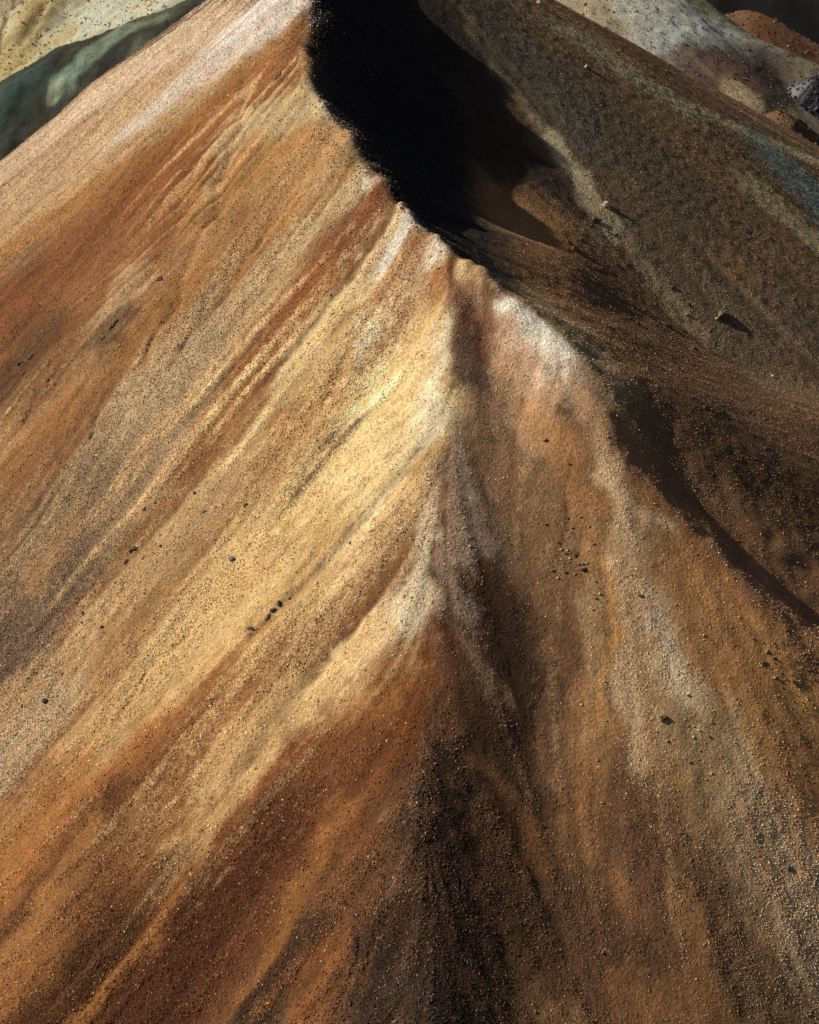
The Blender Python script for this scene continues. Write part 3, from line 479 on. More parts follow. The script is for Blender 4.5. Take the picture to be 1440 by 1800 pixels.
    ('F', (0.738,0.76,0.631), 0.0, 0.95, [(23.71,128.68,-1.82,-3.27),(26.38,126.19,-2.45,-5.92),(29.96,126.06,-1.82,-5.15),(33.86,126.83,-1.23,-3.38)]),
    ('F', (0.722,0.76,0.684), 0.0, 0.8, [(17.54,97.98,-0.77,-4.25),(25.28,122.06,-0.13,-2.86),(30.65,126.52,0.07,-3.42)]),
    ('F', (0.348,0.309,0.167), 0.0, 0.7, [(30.48,132.68,-0.7,-1.53),(34.51,130.38,-0.63,-1.56),(40.26,127.9,-0.63,-1.3),(41.77,122.73,-0.62,-1.56)]),
    ('F', (0.162,0.104,0.07), 0.0, 0.95, [(16.65,89.82,-0.41,-1.88),(21.64,96.68,-1.2,-5.14),(31.77,118.86,-1.8,-4.73),(34.39,117.25,-2.21,-4.22)]),
    ('F', (0.141,0.078,0.057), 0.0, 0.8, [(28.6,120.97,-0.78,-3.7),(35.11,123.81,-1.18,-4.65)]),
    ('F', (0.267,0.168,0.096), 0.0, 0.7, [(23.66,94.8,-0.63,-2.32),(32.46,116.16,-0.6,-1.56)]),
    ('F', (0.682,0.505,0.292), 0.0, 0.8, [(32.15,117.69,-0.84,-1.16),(33.28,115.97,-0.84,-1.15),(29.56,98.19,-0.63,-1.81)]),
    ('F', (0.402,0.199,0.086), 0.0, 0.8, [(26.83,91.76,-0.65,-2.31),(30.22,96.87,-0.75,-2.28),(31.56,96.13,-0.84,-2.25)]),
    ('F', (0.028,0.025,0.022), 0.0, 0.85, [(35.77,122.58,-1.38,-2.8),(36.72,120.13,-2.06,-2.28),(35.22,117.09,-1.14,0.76)]),
    ('K', (0.301,0.121,0.044), 0.0, 1.0, [(32.25,128.28,-0.89,-7.14),(44.57,157.72,-2.25,-6.07),(40.35,128.38,-3.27,-6.42),(42.03,121.46,-2.71,-4.19)]),
    ('K', (0.116,0.059,0.03), 0.0, 0.7, [(45.13,156.75,-1.32,-2.45),(48.48,154.66,-1.45,-2.49),(42.43,126.4,-1.56,-2.42)]),
]

# runnels and cracks: (half width m, depth m, [(x, y)])
RUNNELS = [
    (1.5, 0.62, [(8.63,45.71),(9.28,44.74),(10.97,43.27),(12.90,41.84),(15.05,40.30),(17.71,38.69)]),
    (0.45, 0.28, [(-9.54,72.11),(-9.50,68.56),(-9.87,66.34),(-10.27,64.27),(-10.78,61.67)]),
    (0.35, 0.16, [(-10.78,61.67),(-11.95,59.28),(-12.60,56.39),(-13.63,54.50)]),
    (0.5, 0.2, [(-12.17,66.19),(-13.10,64.12),(-13.56,61.83),(-15.24,59.22)]),
    (0.09, 0.04, [(5.45,35.75),(5.33,34.74),(5.46,33.36),(5.50,31.60),(5.53,29.65)]),
    (0.12, 0.08, [(7.07,41.77),(6.92,40.17),(6.66,38.88)]),
    (0.15, 0.08, [(-2.68,71.33),(-4.92,64.86),(-6.20,64.82)]),
    (0.12, 0.09, [(-12.14,57.43),(-12.60,56.39),(-14.04,54.69)]),
    (0.12, 0.08, [(-4.75,60.37),(-6.89,59.63),(-8.70,58.42)]),
    (0.14, 0.1, [(-0.50,42.49),(-1.72,41.06),(-2.95,40.06)]),
    (0.14, 0.1, [(-10.02,39.28),(-13.40,37.36),(-15.98,35.44)]),
    (0.3, 0.14, [(-3.98,40.32),(-5.45,39.08),(-6.94,38.19)]),
    (0.14, 0.08, [(-2.49,24.46),(-3.10,23.62),(-3.40,23.01)]),
    (0.14, 0.08, [(-1.66,25.11),(-2.26,23.88),(-2.65,22.80)]),
    (0.14, 0.08, [(-0.62,25.43),(-1.44,24.20),(-2.03,22.78)]),
    (0.3, 0.12, [(-17.32,59.21),(-19.15,57.49),(-21.08,56.06)]),
    (0.12, 0.08, [(-13.14,55.41),(-15.07,53.72),(-17.02,52.27)]),
]


# ------------------------------------------------------------------ colour of the ground: bands of clay, ash and scree, and some painted shade
# STROKES: (side of the main crest W / E / A any, albedo, how stony, strength, [(x, y, half-width vector)])
_line = (CREST + CREST_LOW[1:])[::-1]
crest_y = np.array([p[1] for p in _line])
crest_x = np.array([p[0] for p in _line])


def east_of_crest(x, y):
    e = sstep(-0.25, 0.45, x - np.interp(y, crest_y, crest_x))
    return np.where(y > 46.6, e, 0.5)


def paint(X, Y, base, stony, streak, wobble, fray=0.30, sides='WEA'):
    """Lay the bands over each other; streak (0 mean) frays their edges along the fall lines."""
    col = np.empty(X.shape + (3,), np.float32)
    col[...] = base
    st = np.full(X.shape, stony, np.float32)
    e = east_of_crest(X, Y)
    Xw = X + wobble[0]
    Yw = Y + wobble[1]
    xs, ys = X[0], Y[:, 0]
    for side, alb, g, op, rows in STROKES:
        if side not in sides:
            continue
        r = np.array(rows, np.float32)
        ext = np.hypot(r[:, 2], r[:, 3]).max() * 1.8 + 1.0
        i0, i1 = np.searchsorted(xs, [r[:, 0].min() - ext, r[:, 0].max() + ext])
        j0, j1 = np.searchsorted(ys, [r[:, 1].min() - ext, r[:, 1].max() + ext])
        if i1 - i0 < 2 or j1 - j0 < 2:
            continue
        sl = (slice(j0, j1), slice(i0, i1))
        x, y = Xw[sl], Yw[sl]
        w = np.zeros(x.shape, np.float32)
        for a, b in zip(r[:-1], r[1:]):
            d = b[:2] - a[:2]
            L2 = float(d @ d) + 1e-6
            u = 0.5 * (a[2:] + b[2:])
            det = d[0] * u[1] - d[1] * u[0]
            if abs(det) < 0.05 * math.sqrt(L2) * float(np.hypot(*u)):
                u = np.array([-d[1], d[0]], np.float32) / math.sqrt(L2) * float(np.hypot(*u))
                det = d[0] * u[1] - d[1] * u[0]
            px, py = x - a[0], y - a[1]
            t = (px * u[1] - py * u[0]) / det
            c = (d[0] * py - d[1] * px) / det
            ua, ub = float(np.hypot(*a[2:])), float(np.hypot(*b[2:]))
            sc = (ua + (ub - ua) * np.clip(t, 0, 1)) / (0.5 * (ua + ub) + 1e-6)
            c = c / np.maximum(sc, 0.15)
            over = np.maximum(np.maximum(-t, t - 1), 0) * math.sqrt(L2) / (0.9 * ext / 1.8)
            q = np.sqrt(c * c + (over * 1.2) ** 2)
            np.maximum(w, 1.5 - q, out=w)
        w = sstep(0.0, 1.0, w + (fray if np.isscalar(fray) else fray[sl]) * streak[sl]) * op
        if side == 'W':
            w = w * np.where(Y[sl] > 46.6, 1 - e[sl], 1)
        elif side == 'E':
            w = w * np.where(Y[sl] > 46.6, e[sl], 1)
        col[sl] += (np.array(alb, np.float32) - col[sl]) * w[..., None]
        st[sl] += (g - st[sl]) * w
    return col, st


def at_cells(field, X, Y):
    return bilin(field, (X - DX0) / DG, (Y - DY0) / DG)


streak_fine = smear(noise_field(DX.shape, 0.16 / DG, 101), 6.0)
streak_mid = smear(noise_field(DX.shape, 0.42 / DG, 102), 10.0)
streak_wide = smear(noise_field(DX.shape, 1.3 / DG, 103), 9.0)
blotch = noise_field(DX.shape, 1.2 / DG, 104)
blotch_small = noise_field(DX.shape, 0.35 / DG, 105)
wob = (0.22 * noise_field(DX.shape, 0.9 / DG, 106), 0.22 * noise_field(DX.shape, 0.9 / DG, 107))
speck = noise_field(DX.shape, 0.12 / DG, 109)
east = east_of_crest(DX, DY) * (DY > 46.6)
east = np.maximum(east, (DX > np.interp(DY, [30, 40, 46.6], [22, 12, 7.6])) * (DY <= 46.6)).astype(np.float32)
east = blur(east, 4)
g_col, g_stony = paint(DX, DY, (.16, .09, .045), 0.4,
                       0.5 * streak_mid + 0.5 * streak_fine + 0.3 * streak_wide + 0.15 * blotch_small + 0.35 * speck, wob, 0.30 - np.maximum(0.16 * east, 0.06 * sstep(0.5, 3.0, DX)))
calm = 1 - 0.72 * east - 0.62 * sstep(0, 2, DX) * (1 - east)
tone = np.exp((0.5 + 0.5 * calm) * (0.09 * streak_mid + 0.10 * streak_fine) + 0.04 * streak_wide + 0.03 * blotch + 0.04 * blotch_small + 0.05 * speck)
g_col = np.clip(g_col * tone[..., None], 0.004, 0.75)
# stones gather in some rills and leave others bare
stony_soft = np.clip(g_stony + 0.16 * streak_mid + 0.10 * streak_wide + 0.06 * blotch_small, 0, 1.2)

# rills and grain in the ground itself
relief = (0.026 * streak_mid + 0.014 * streak_fine + 0.030 * streak_wide) * calm
# finer runnels that follow the fall lines down the sunlit flank
rr = np.random.default_rng(55)
rills = []
while len(rills) < 50:
    x, y = rr.uniform(-30, 1), rr.uniform(20, 84)
    pts = [(x, y)]
    for _ in range(int(rr.integers(4, 13))):
        f = at_cells(FALL, np.array([x], np.float32), np.array([y], np.float32))[0]
        x, y = x + float(f[0]), y + float(f[1])
        pts.append((x, y))
    if pts[-1][1] > 17:
        rills.append((rr.uniform(.09, .2), rr.uniform(.02, .07), pts))
for half, deep, pts in RUNNELS + rills:
    best = np.full(DX.shape, 9.0, np.float32)
    p = np.array(pts, np.float32)
    j0, j1 = np.searchsorted(dy_, [p[:, 1].min() - 2, p[:, 1].max() + 2])
    i0, i1 = np.searchsorted(dx_, [p[:, 0].min() - 2, p[:, 0].max() + 2])
    sl = (slice(j0, j1), slice(i0, i1))
    x = DX[sl] + wob[0][sl]
    y = DY[sl] + wob[1][sl]
    for a, b in zip(p[:-1], p[1:]):
        d = b - a
        t = np.clip(((x - a[0]) * d[0] + (y - a[1]) * d[1]) / (d @ d + 1e-6), 0, 1)
        best[sl] = np.minimum(best[sl], np.hypot(x - a[0] - t * d[0], y - a[1] - t * d[1]))
    if half > 1:                                # a gully that opens out downhill
        deep = deep * sstep(0, 6, np.hypot(DX - p[0, 0], DY - p[0, 1]))
    h_fine = h_fine - deep * np.exp(-(best / half) ** 2) * (1 + (0.4 if half < 0.3 else 0.0) * blotch_small)
h_fine = h_fine + relief + (0.004 + 0.011 * calm) * blotch_small + 0.009 * noise_field(DX.shape, 0.24 / DG, 108)


def ground_z(x, y):
    x = np.asarray(x, np.float32)
    y = np.asarray(y, np.float32)
    return bilin(h_fine, (x - DX0) / DG, (y - DY0) / DG)


# ------------------------------------------------------------------ materials
def new_mat(name):
    m = bpy.data.materials.new(name)
    m.use_nodes = True
    nt = m.node_tree
    b = nt.nodes['Principled BSDF']
    b.inputs['Roughness'].default_value = 0.95
    b.inputs['Specular IOR Level'].default_value = 0.12
    return m, nt, b


def node(nt, kind, **kw):
    n = nt.nodes.new(kind)
    for k, v in kw.items():
        if k.startswith('in_'):
            n.inputs[k[3:]].default_value = v
        else:
            setattr(n, k, v)
    return n


def ground_mat(name, grain, bump, fine=1.0):
    """Earth: the painted bands times sand-sized grain, with a matching bump."""
    m, nt, b = new_mat(name)
    at = node(nt, 'ShaderNodeAttribute', attribute_name='paint')
    tc = node(nt, 'ShaderNodeTexCoord')
    n1 = node(nt, 'ShaderNodeTexNoise', in_Scale=7.0 * fine, in_Detail=4.0, in_Roughness=0.7)
    n2 = node(nt, 'ShaderNodeTexNoise', in_Scale=22.0 * fine, in_Detail=2.0, in_Roughness=0.6)
    n3 = node(nt, 'ShaderNodeTexNoise', in_Scale=1.3 * fine, in_Detail=5.0, in_Roughness=0.65)
    for n in (n1, n2, n3):
        nt.links.new(tc.outputs['Object'], n.inputs['Vector'])
    r1 = node(nt, 'ShaderNodeMapRange'); r1.inputs[1].default_value = .25; r1.inputs[2].default_value = .75
    r1.inputs[3].default_value = 1 - grain; r1.inputs[4].default_value = 1 + grain
    nt.links.new(n1.outputs[0], r1.inputs[0])
    r2 = node(nt, 'ShaderNodeMapRange'); r2.inputs[1].default_value = .3; r2.inputs[2].default_value = .7
    r2.inputs[3].default_value = 1 - grain * .9; r2.inputs[4].default_value = 1 + grain * .9
    nt.links.new(n2.outputs[0], r2.inputs[0])
    r3 = node(nt, 'ShaderNodeMapRange'); r3.inputs[1].default_value = .3; r3.inputs[2].default_value = .7
    r3.inputs[3].default_value = .84; r3.inputs[4].default_value = 1.16
    nt.links.new(n3.outputs[0], r3.inputs[0])
    m1 = node(nt, 'ShaderNodeMath', operation='MULTIPLY')
    nt.links.new(r1.outputs[0], m1.inputs[0]); nt.links.new(r2.outputs[0], m1.inputs[1])
    m2 = node(nt, 'ShaderNodeMath', operation='MULTIPLY')
    nt.links.new(m1.outputs[0], m2.inputs[0]); nt.links.new(r3.outputs[0], m2.inputs[1])
    vm = node(nt, 'ShaderNodeVectorMath', operation='SCALE')
    nt.links.new(at.outputs['Color'], vm.inputs[0]); nt.links.new(m2.outputs[0], vm.inputs['Scale'])
    nt.links.new(vm.outputs[0], b.inputs['Base Color'])
    add = node(nt, 'ShaderNodeMath', operation='MULTIPLY_ADD'); add.inputs[1].default_value = .35
    nt.links.new(n2.outputs[0], add.inputs[0]); nt.links.new(n1.outputs[0], add.inputs[2])
    bp = node(nt, 'ShaderNodeBump'); bp.inputs['Strength'].default_value = bump[0]; bp.inputs['Distance'].default_value = bump[1]
    nt.links.new(add.outputs[0], bp.inputs['Height']); nt.links.new(bp.outputs[0], b.inputs['Normal'])
    return m


MAT_EARTH = ground_mat('earth', 0.36, (1.0, 0.13))
MAT_FAR = ground_mat('far_earth', 0.34, (1.0, 0.45), 0.9)


# ------------------------------------------------------------------ meshes of the setting
def grid_mesh(name, X, Y, Z, col, keep=None):
    ny, nx = X.shape
    v = np.stack([X, Y, Z], 2).reshape(-1, 3).astype(np.float32)
    i = np.arange(ny * nx).reshape(ny, nx)
    q = np.stack([i[:-1, :-1], i[:-1, 1:], i[1:, 1:], i[1:, :-1]], 2).reshape(-1, 4)
    cf = col.reshape(-1, 3)
    if keep is not None:
        k = keep[:-1, :-1].ravel()
        q = q[k]
        used = np.zeros(len(v), bool)
        used[q.ravel()] = True
        remap = np.cumsum(used) - 1
        q = remap[q]
        v = v[used]
        cf = cf[used]
    q = q.astype(np.int32)
    me = bpy.data.meshes.new(name)
    me.vertices.add(len(v)); me.vertices.foreach_set('co', v.ravel())
    me.loops.add(q.size); me.loops.foreach_set('vertex_index', q.ravel())
    me.polygons.add(len(q)); me.polygons.foreach_set('loop_start', np.arange(0, q.size, 4, dtype=np.int32))
    me.polygons.foreach_set('use_smooth', np.ones(len(q), bool))
    me.update(calc_edges=True)
    a = me.attributes.new('paint', 'FLOAT_COLOR', 'POINT')
    a.data.foreach_set('color', np.concatenate([cf, np.ones((len(cf), 1))], 1).astype(np.float32).ravel())
    return me


def structure(name, me, mat):
    me.materials.append(mat)
    o = bpy.data.objects.new(name, me)
    o['kind'] = 'structure'
    C.objects.link(o)
    return o


# one sheet of low ground to the horizon
bx, by = np.meshgrid(np.linspace(-1200, 1200, 61, dtype=np.float32), np.linspace(-900, 1500, 61, dtype=np.float32))
structure('ground', grid_mesh('ground', bx, by, -2.5 + 0.8 * noise_field(bx.shape, 3, 5), np.full(bx.shape + (3,), (.16, .11, .07), np.float32)), MAT_FAR)

# the mountain: 12 cm cells where the picture looks, wider ones around
def axis(a0, a1, f0, f1, step):
    return np.concatenate([np.arange(a0, f0 - .5, 1.5), np.arange(f0, f1, step), np.arange(f1 + .5, a1, 1.5)]).astype(np.float32)


ax, ay = axis(-76, 76, DX0 + .1, DX1 - .2, DG), axis(-25, 140, DY0 + .1, DY1 - .2, DG)
MX, MY = np.meshgrid(ax, ay)
fine = (MX > DX0) & (MX < DX1 - DG) & (MY > DY0) & (MY < DY1 - DG)
MZ = np.where(fine, ground_z(MX, MY), mountain_height(MX, MY))
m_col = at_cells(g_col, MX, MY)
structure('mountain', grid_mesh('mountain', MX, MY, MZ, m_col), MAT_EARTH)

HILL_BASE = {'pale_hill': ((.42, .34, .20), 'FM'), 'green_ridge': ((.075, .08, .062), 'GM'), 'cream_hill': ((.34, .27, .19), 'F'),
             'orange_knoll': ((.22, .12, .06), 'K'), 'small_knoll': ((.26, .15, .075), ''), 'rock_spur': ((.045, .043, .046), ''),
             'dark_hill': ((.012, .012, .012), '')}
for name, (hx, hy, hz, _a, _c, _s) in hill_h.items():
    fr = noise_field(hx.shape, 2.0 / _s, 300 + len(name))
    fr2 = noise_field(hx.shape, 5.0 / _s, 330 + len(name))
    s1, s2 = hill_streak[name]
    base, sides = HILL_BASE[name]
    col, _ = paint(hx, hy, base, 0, 0.5 * fr + .25 * s1 + .3 * s2, (0.25 * fr, 0.25 * fr2), 0.22, sides)
    if name == 'rock_spur':
        k = sstep(0.3, 1.3, s1 + .6 * s2 + .5 * fr)[..., None]
        col = col * (1 - k) + np.array((.27, .24, .27), np.float32) * k
    col = np.clip(col * np.exp(.07 * fr + .06 * fr2 + .03 * s1 + .04 * s2)[..., None], .004, .76)
    structure(name, grid_mesh(name, hx, hy, hz, col, hz > -1.9), MAT_FAR)


# ------------------------------------------------------------------ gravel: far too many to count, instanced on the slopes
def scatter(n, seed):
    rng = np.random.default_rng(seed)
    x = rng.uniform(DX0 + 1, DX1 - 1, n).astype(np.float32)
    y = rng.uniform(DY0 + 1, DY1 - 1, n).astype(np.float32)
    # only what stands within sight of the picture and a step to its side
    z = ground_z(x, y)
    d = y * math.cos(math.radians(38)) - (z - 60) * math.sin(math.radians(38))
    up = y * math.sin(math.radians(38)) + (z - 60) * math.cos(math.radians(38))
    k = (np.abs(x) < d * 0.34 + 3) & (np.abs(up) < d * 0.4245 + 3)
    return rng, x[k], y[k], z[k]


def gravel_mesh(n, seed, lo, hi, amount, name):
    rng, x, y, z = scatter(n, seed)
    st = at_cells(stony_soft, x, y)
    keep = rng.random(len(x)) < np.clip(amount(st), 0, 1)
    x, y, z = x[keep], y[keep], z[keep]
    size = lo * (hi / lo) ** (rng.random(len(x)) ** 1.8)
    lit = 1 - sstep(-0.5, 2.5, x)
    size *= 0.92 + 0.30 * lit
    # rolled stones: each carries the colour of ground a little way up its fall line
    f = at_cells(FALL, x, y)
    back = np.abs(rng.normal(0, .7, len(x)))[:, None]
    c = at_cells(g_col, x - f[:, 0] * back[:, 0] + rng.normal(0, .15, len(x)), y - f[:, 1] * back[:, 0] + rng.normal(0, .15, len(x)))
    f = np.exp(rng.normal(0.0, 1.0, len(x)) * (0.34 + 0.09 * lit))[:, None]
    grey = c.mean(1, keepdims=True)
    mixg = rng.random(len(x))[:, None] * 0.2
    c = (c * (1 - mixg) + grey * np.array([1.2, 1.0, .75], np.float32) * mixg) * f
    pale = rng.random(len(x)) < np.where(st[keep] < .6, .26, .15)
    c[pale] = c[pale] * 1.9 + np.array([.07, .055, .038], np.float32)
    c = np.clip(c, .006, .72)
    me = bpy.data.meshes.new(name)
    me.vertices.add(len(x))
    me.vertices.foreach_set('co', np.stack([x, y, z + size * (0.05 + 0.07 * lit)], 1).astype(np.float32).ravel())
    a = me.attributes.new('size', 'FLOAT', 'POINT'); a.data.foreach_set('value', size.astype(np.float32))
    a = me.attributes.new('turn', 'FLOAT_VECTOR', 'POINT')
    a.data.foreach_set('vector', np.stack([rng.normal(0, .45, len(x)), rng.normal(0, .45, len(x)), rng.uniform(0, 6.28, len(x))], 1).astype(np.float32).ravel())
    a = me.attributes.new('grain_colour', 'FLOAT_COLOR', 'POINT')
    a.data.foreach_set('color', np.concatenate([c, np.ones((len(c), 1))], 1).astype(np.float32).ravel())
    me.update()
    return me


def grain_material():
    m, nt, b = new_mat('grain')
    at = node(nt, 'ShaderNodeAttribute', attribute_name='grain_colour', attribute_type='INSTANCER')
    nt.links.new(at.outputs['Color'], b.inputs['Base Color'])
    return m


def grain_nodes(mat):
    ng = bpy.data.node_groups.new('grains', 'GeometryNodeTree')
    ng.interface.new_socket('Geometry', in_out='INPUT', socket_type='NodeSocketGeometry')
    ng.interface.new_socket('Geometry', in_out='OUTPUT', socket_type='NodeSocketGeometry')
    gi = ng.nodes.new('NodeGroupInput'); go = ng.nodes.new('NodeGroupOutput')
    g2i = ng.nodes.new('GeometryNodeGeometryToInstance')
    for k in range(6):
        ico = ng.nodes.new('GeometryNodeMeshIcoSphere'); ico.inputs['Radius'].default_value = 0.5; ico.inputs['Subdivisions'].default_value = 1
        pos = ng.nodes.new('GeometryNodeInputPosition')
        off = ng.nodes.new('ShaderNodeVectorMath'); off.operation = 'ADD'; off.inputs[1].default_value = (7.3 * k + 1.1, 3.1 * k, 5.7 * k)
        nz = ng.nodes.new('ShaderNodeTexNoise'); nz.inputs['Scale'].default_value = 2.6; nz.inputs['Detail'].default_value = 1.0
        sub = ng.nodes.new('ShaderNodeVectorMath'); sub.operation = 'SUBTRACT'; sub.inputs[1].default_value = (.5, .5, .5)
        mul = ng.nodes.new('ShaderNodeVectorMath'); mul.operation = 'SCALE'; mul.inputs['Scale'].default_value = 1.5
        ad2 = ng.nodes.new('ShaderNodeVectorMath'); ad2.operation = 'ADD'
        sq = ng.nodes.new('ShaderNodeVectorMath'); sq.operation = 'MULTIPLY'; sq.inputs[1].default_value = (1.2, .9, .52 + .05 * k)
        sp = ng.nodes.new('GeometryNodeSetPosition')
        sh = ng.nodes.new('GeometryNodeSetShadeSmooth'); sh.inputs['Shade Smooth'].default_value = False
        sm = ng.nodes.new('GeometryNodeSetMaterial'); sm.inputs['Material'].default_value = mat
        ln = ng.links.new
        ln(pos.outputs[0], off.inputs[0]); ln(off.outputs[0], nz.inputs['Vector'])
        ln(nz.outputs['Color'], sub.inputs[0]); ln(sub.outputs[0], mul.inputs[0])
        ln(pos.outputs[0], ad2.inputs[0]); ln(mul.outputs[0], ad2.inputs[1]); ln(ad2.outputs[0], sq.inputs[0])
        ln(ico.outputs[0], sp.inputs['Geometry']); ln(sq.outputs[0], sp.inputs['Position'])
        ln(sp.outputs[0], sh.inputs[0]); ln(sh.outputs[0], sm.inputs[0]); ln(sm.outputs[0], g2i.inputs[0])
    iop = ng.nodes.new('GeometryNodeInstanceOnPoints'); iop.inputs['Pick Instance'].default_value = True
    rnd = ng.nodes.new('FunctionNodeRandomValue'); rnd.data_type = 'INT'
    for s_ in rnd.inputs:
        if s_.type == 'INT' and s_.name == 'Max':
            s_.default_value = 5
    na = ng.nodes.new('GeometryNodeInputNamedAttribute'); na.data_type = 'FLOAT'; na.inputs['Name'].default_value = 'size'
    nr = ng.nodes.new('GeometryNodeInputNamedAttribute'); nr.data_type = 'FLOAT_VECTOR'; nr.inputs['Name'].default_value = 'turn'
    out_int = [s_ for s_ in rnd.outputs if s_.type == 'INT'][0]
    e2r = ng.nodes.new('FunctionNodeEulerToRotation')
    ng.links.new(gi.outputs[0], iop.inputs['Points']); ng.links.new(g2i.outputs[0], iop.inputs['Instance'])
    ng.links.new(out_int, iop.inputs['Instance Index'])
    ng.links.new(nr.outputs[0], e2r.inputs[0]); ng.links.new(e2r.outputs[0], iop.inputs['Rotation'])
    ng.links.new(na.outputs[0], iop.inputs['Scale']); ng.links.new(iop.outputs[0], go.inputs[0])
    return ng


MAT_GRAIN = grain_material()
NG = grain_nodes(MAT_GRAIN)


def stuff(name, me):
    o = bpy.data.objects.new(name, me)
    o['kind'] = 'stuff'
    C.objects.link(o)
    md = o.modifiers.new('grains', 'NODES'); md.node_group = NG
    me.materials.append(MAT_GRAIN)
    return o


stuff('gravel', gravel_mesh(1900000, 41, .034, .082, lambda s: 0.14 + 0.86 * sstep(.35, 1.0, s), 'gravel'))


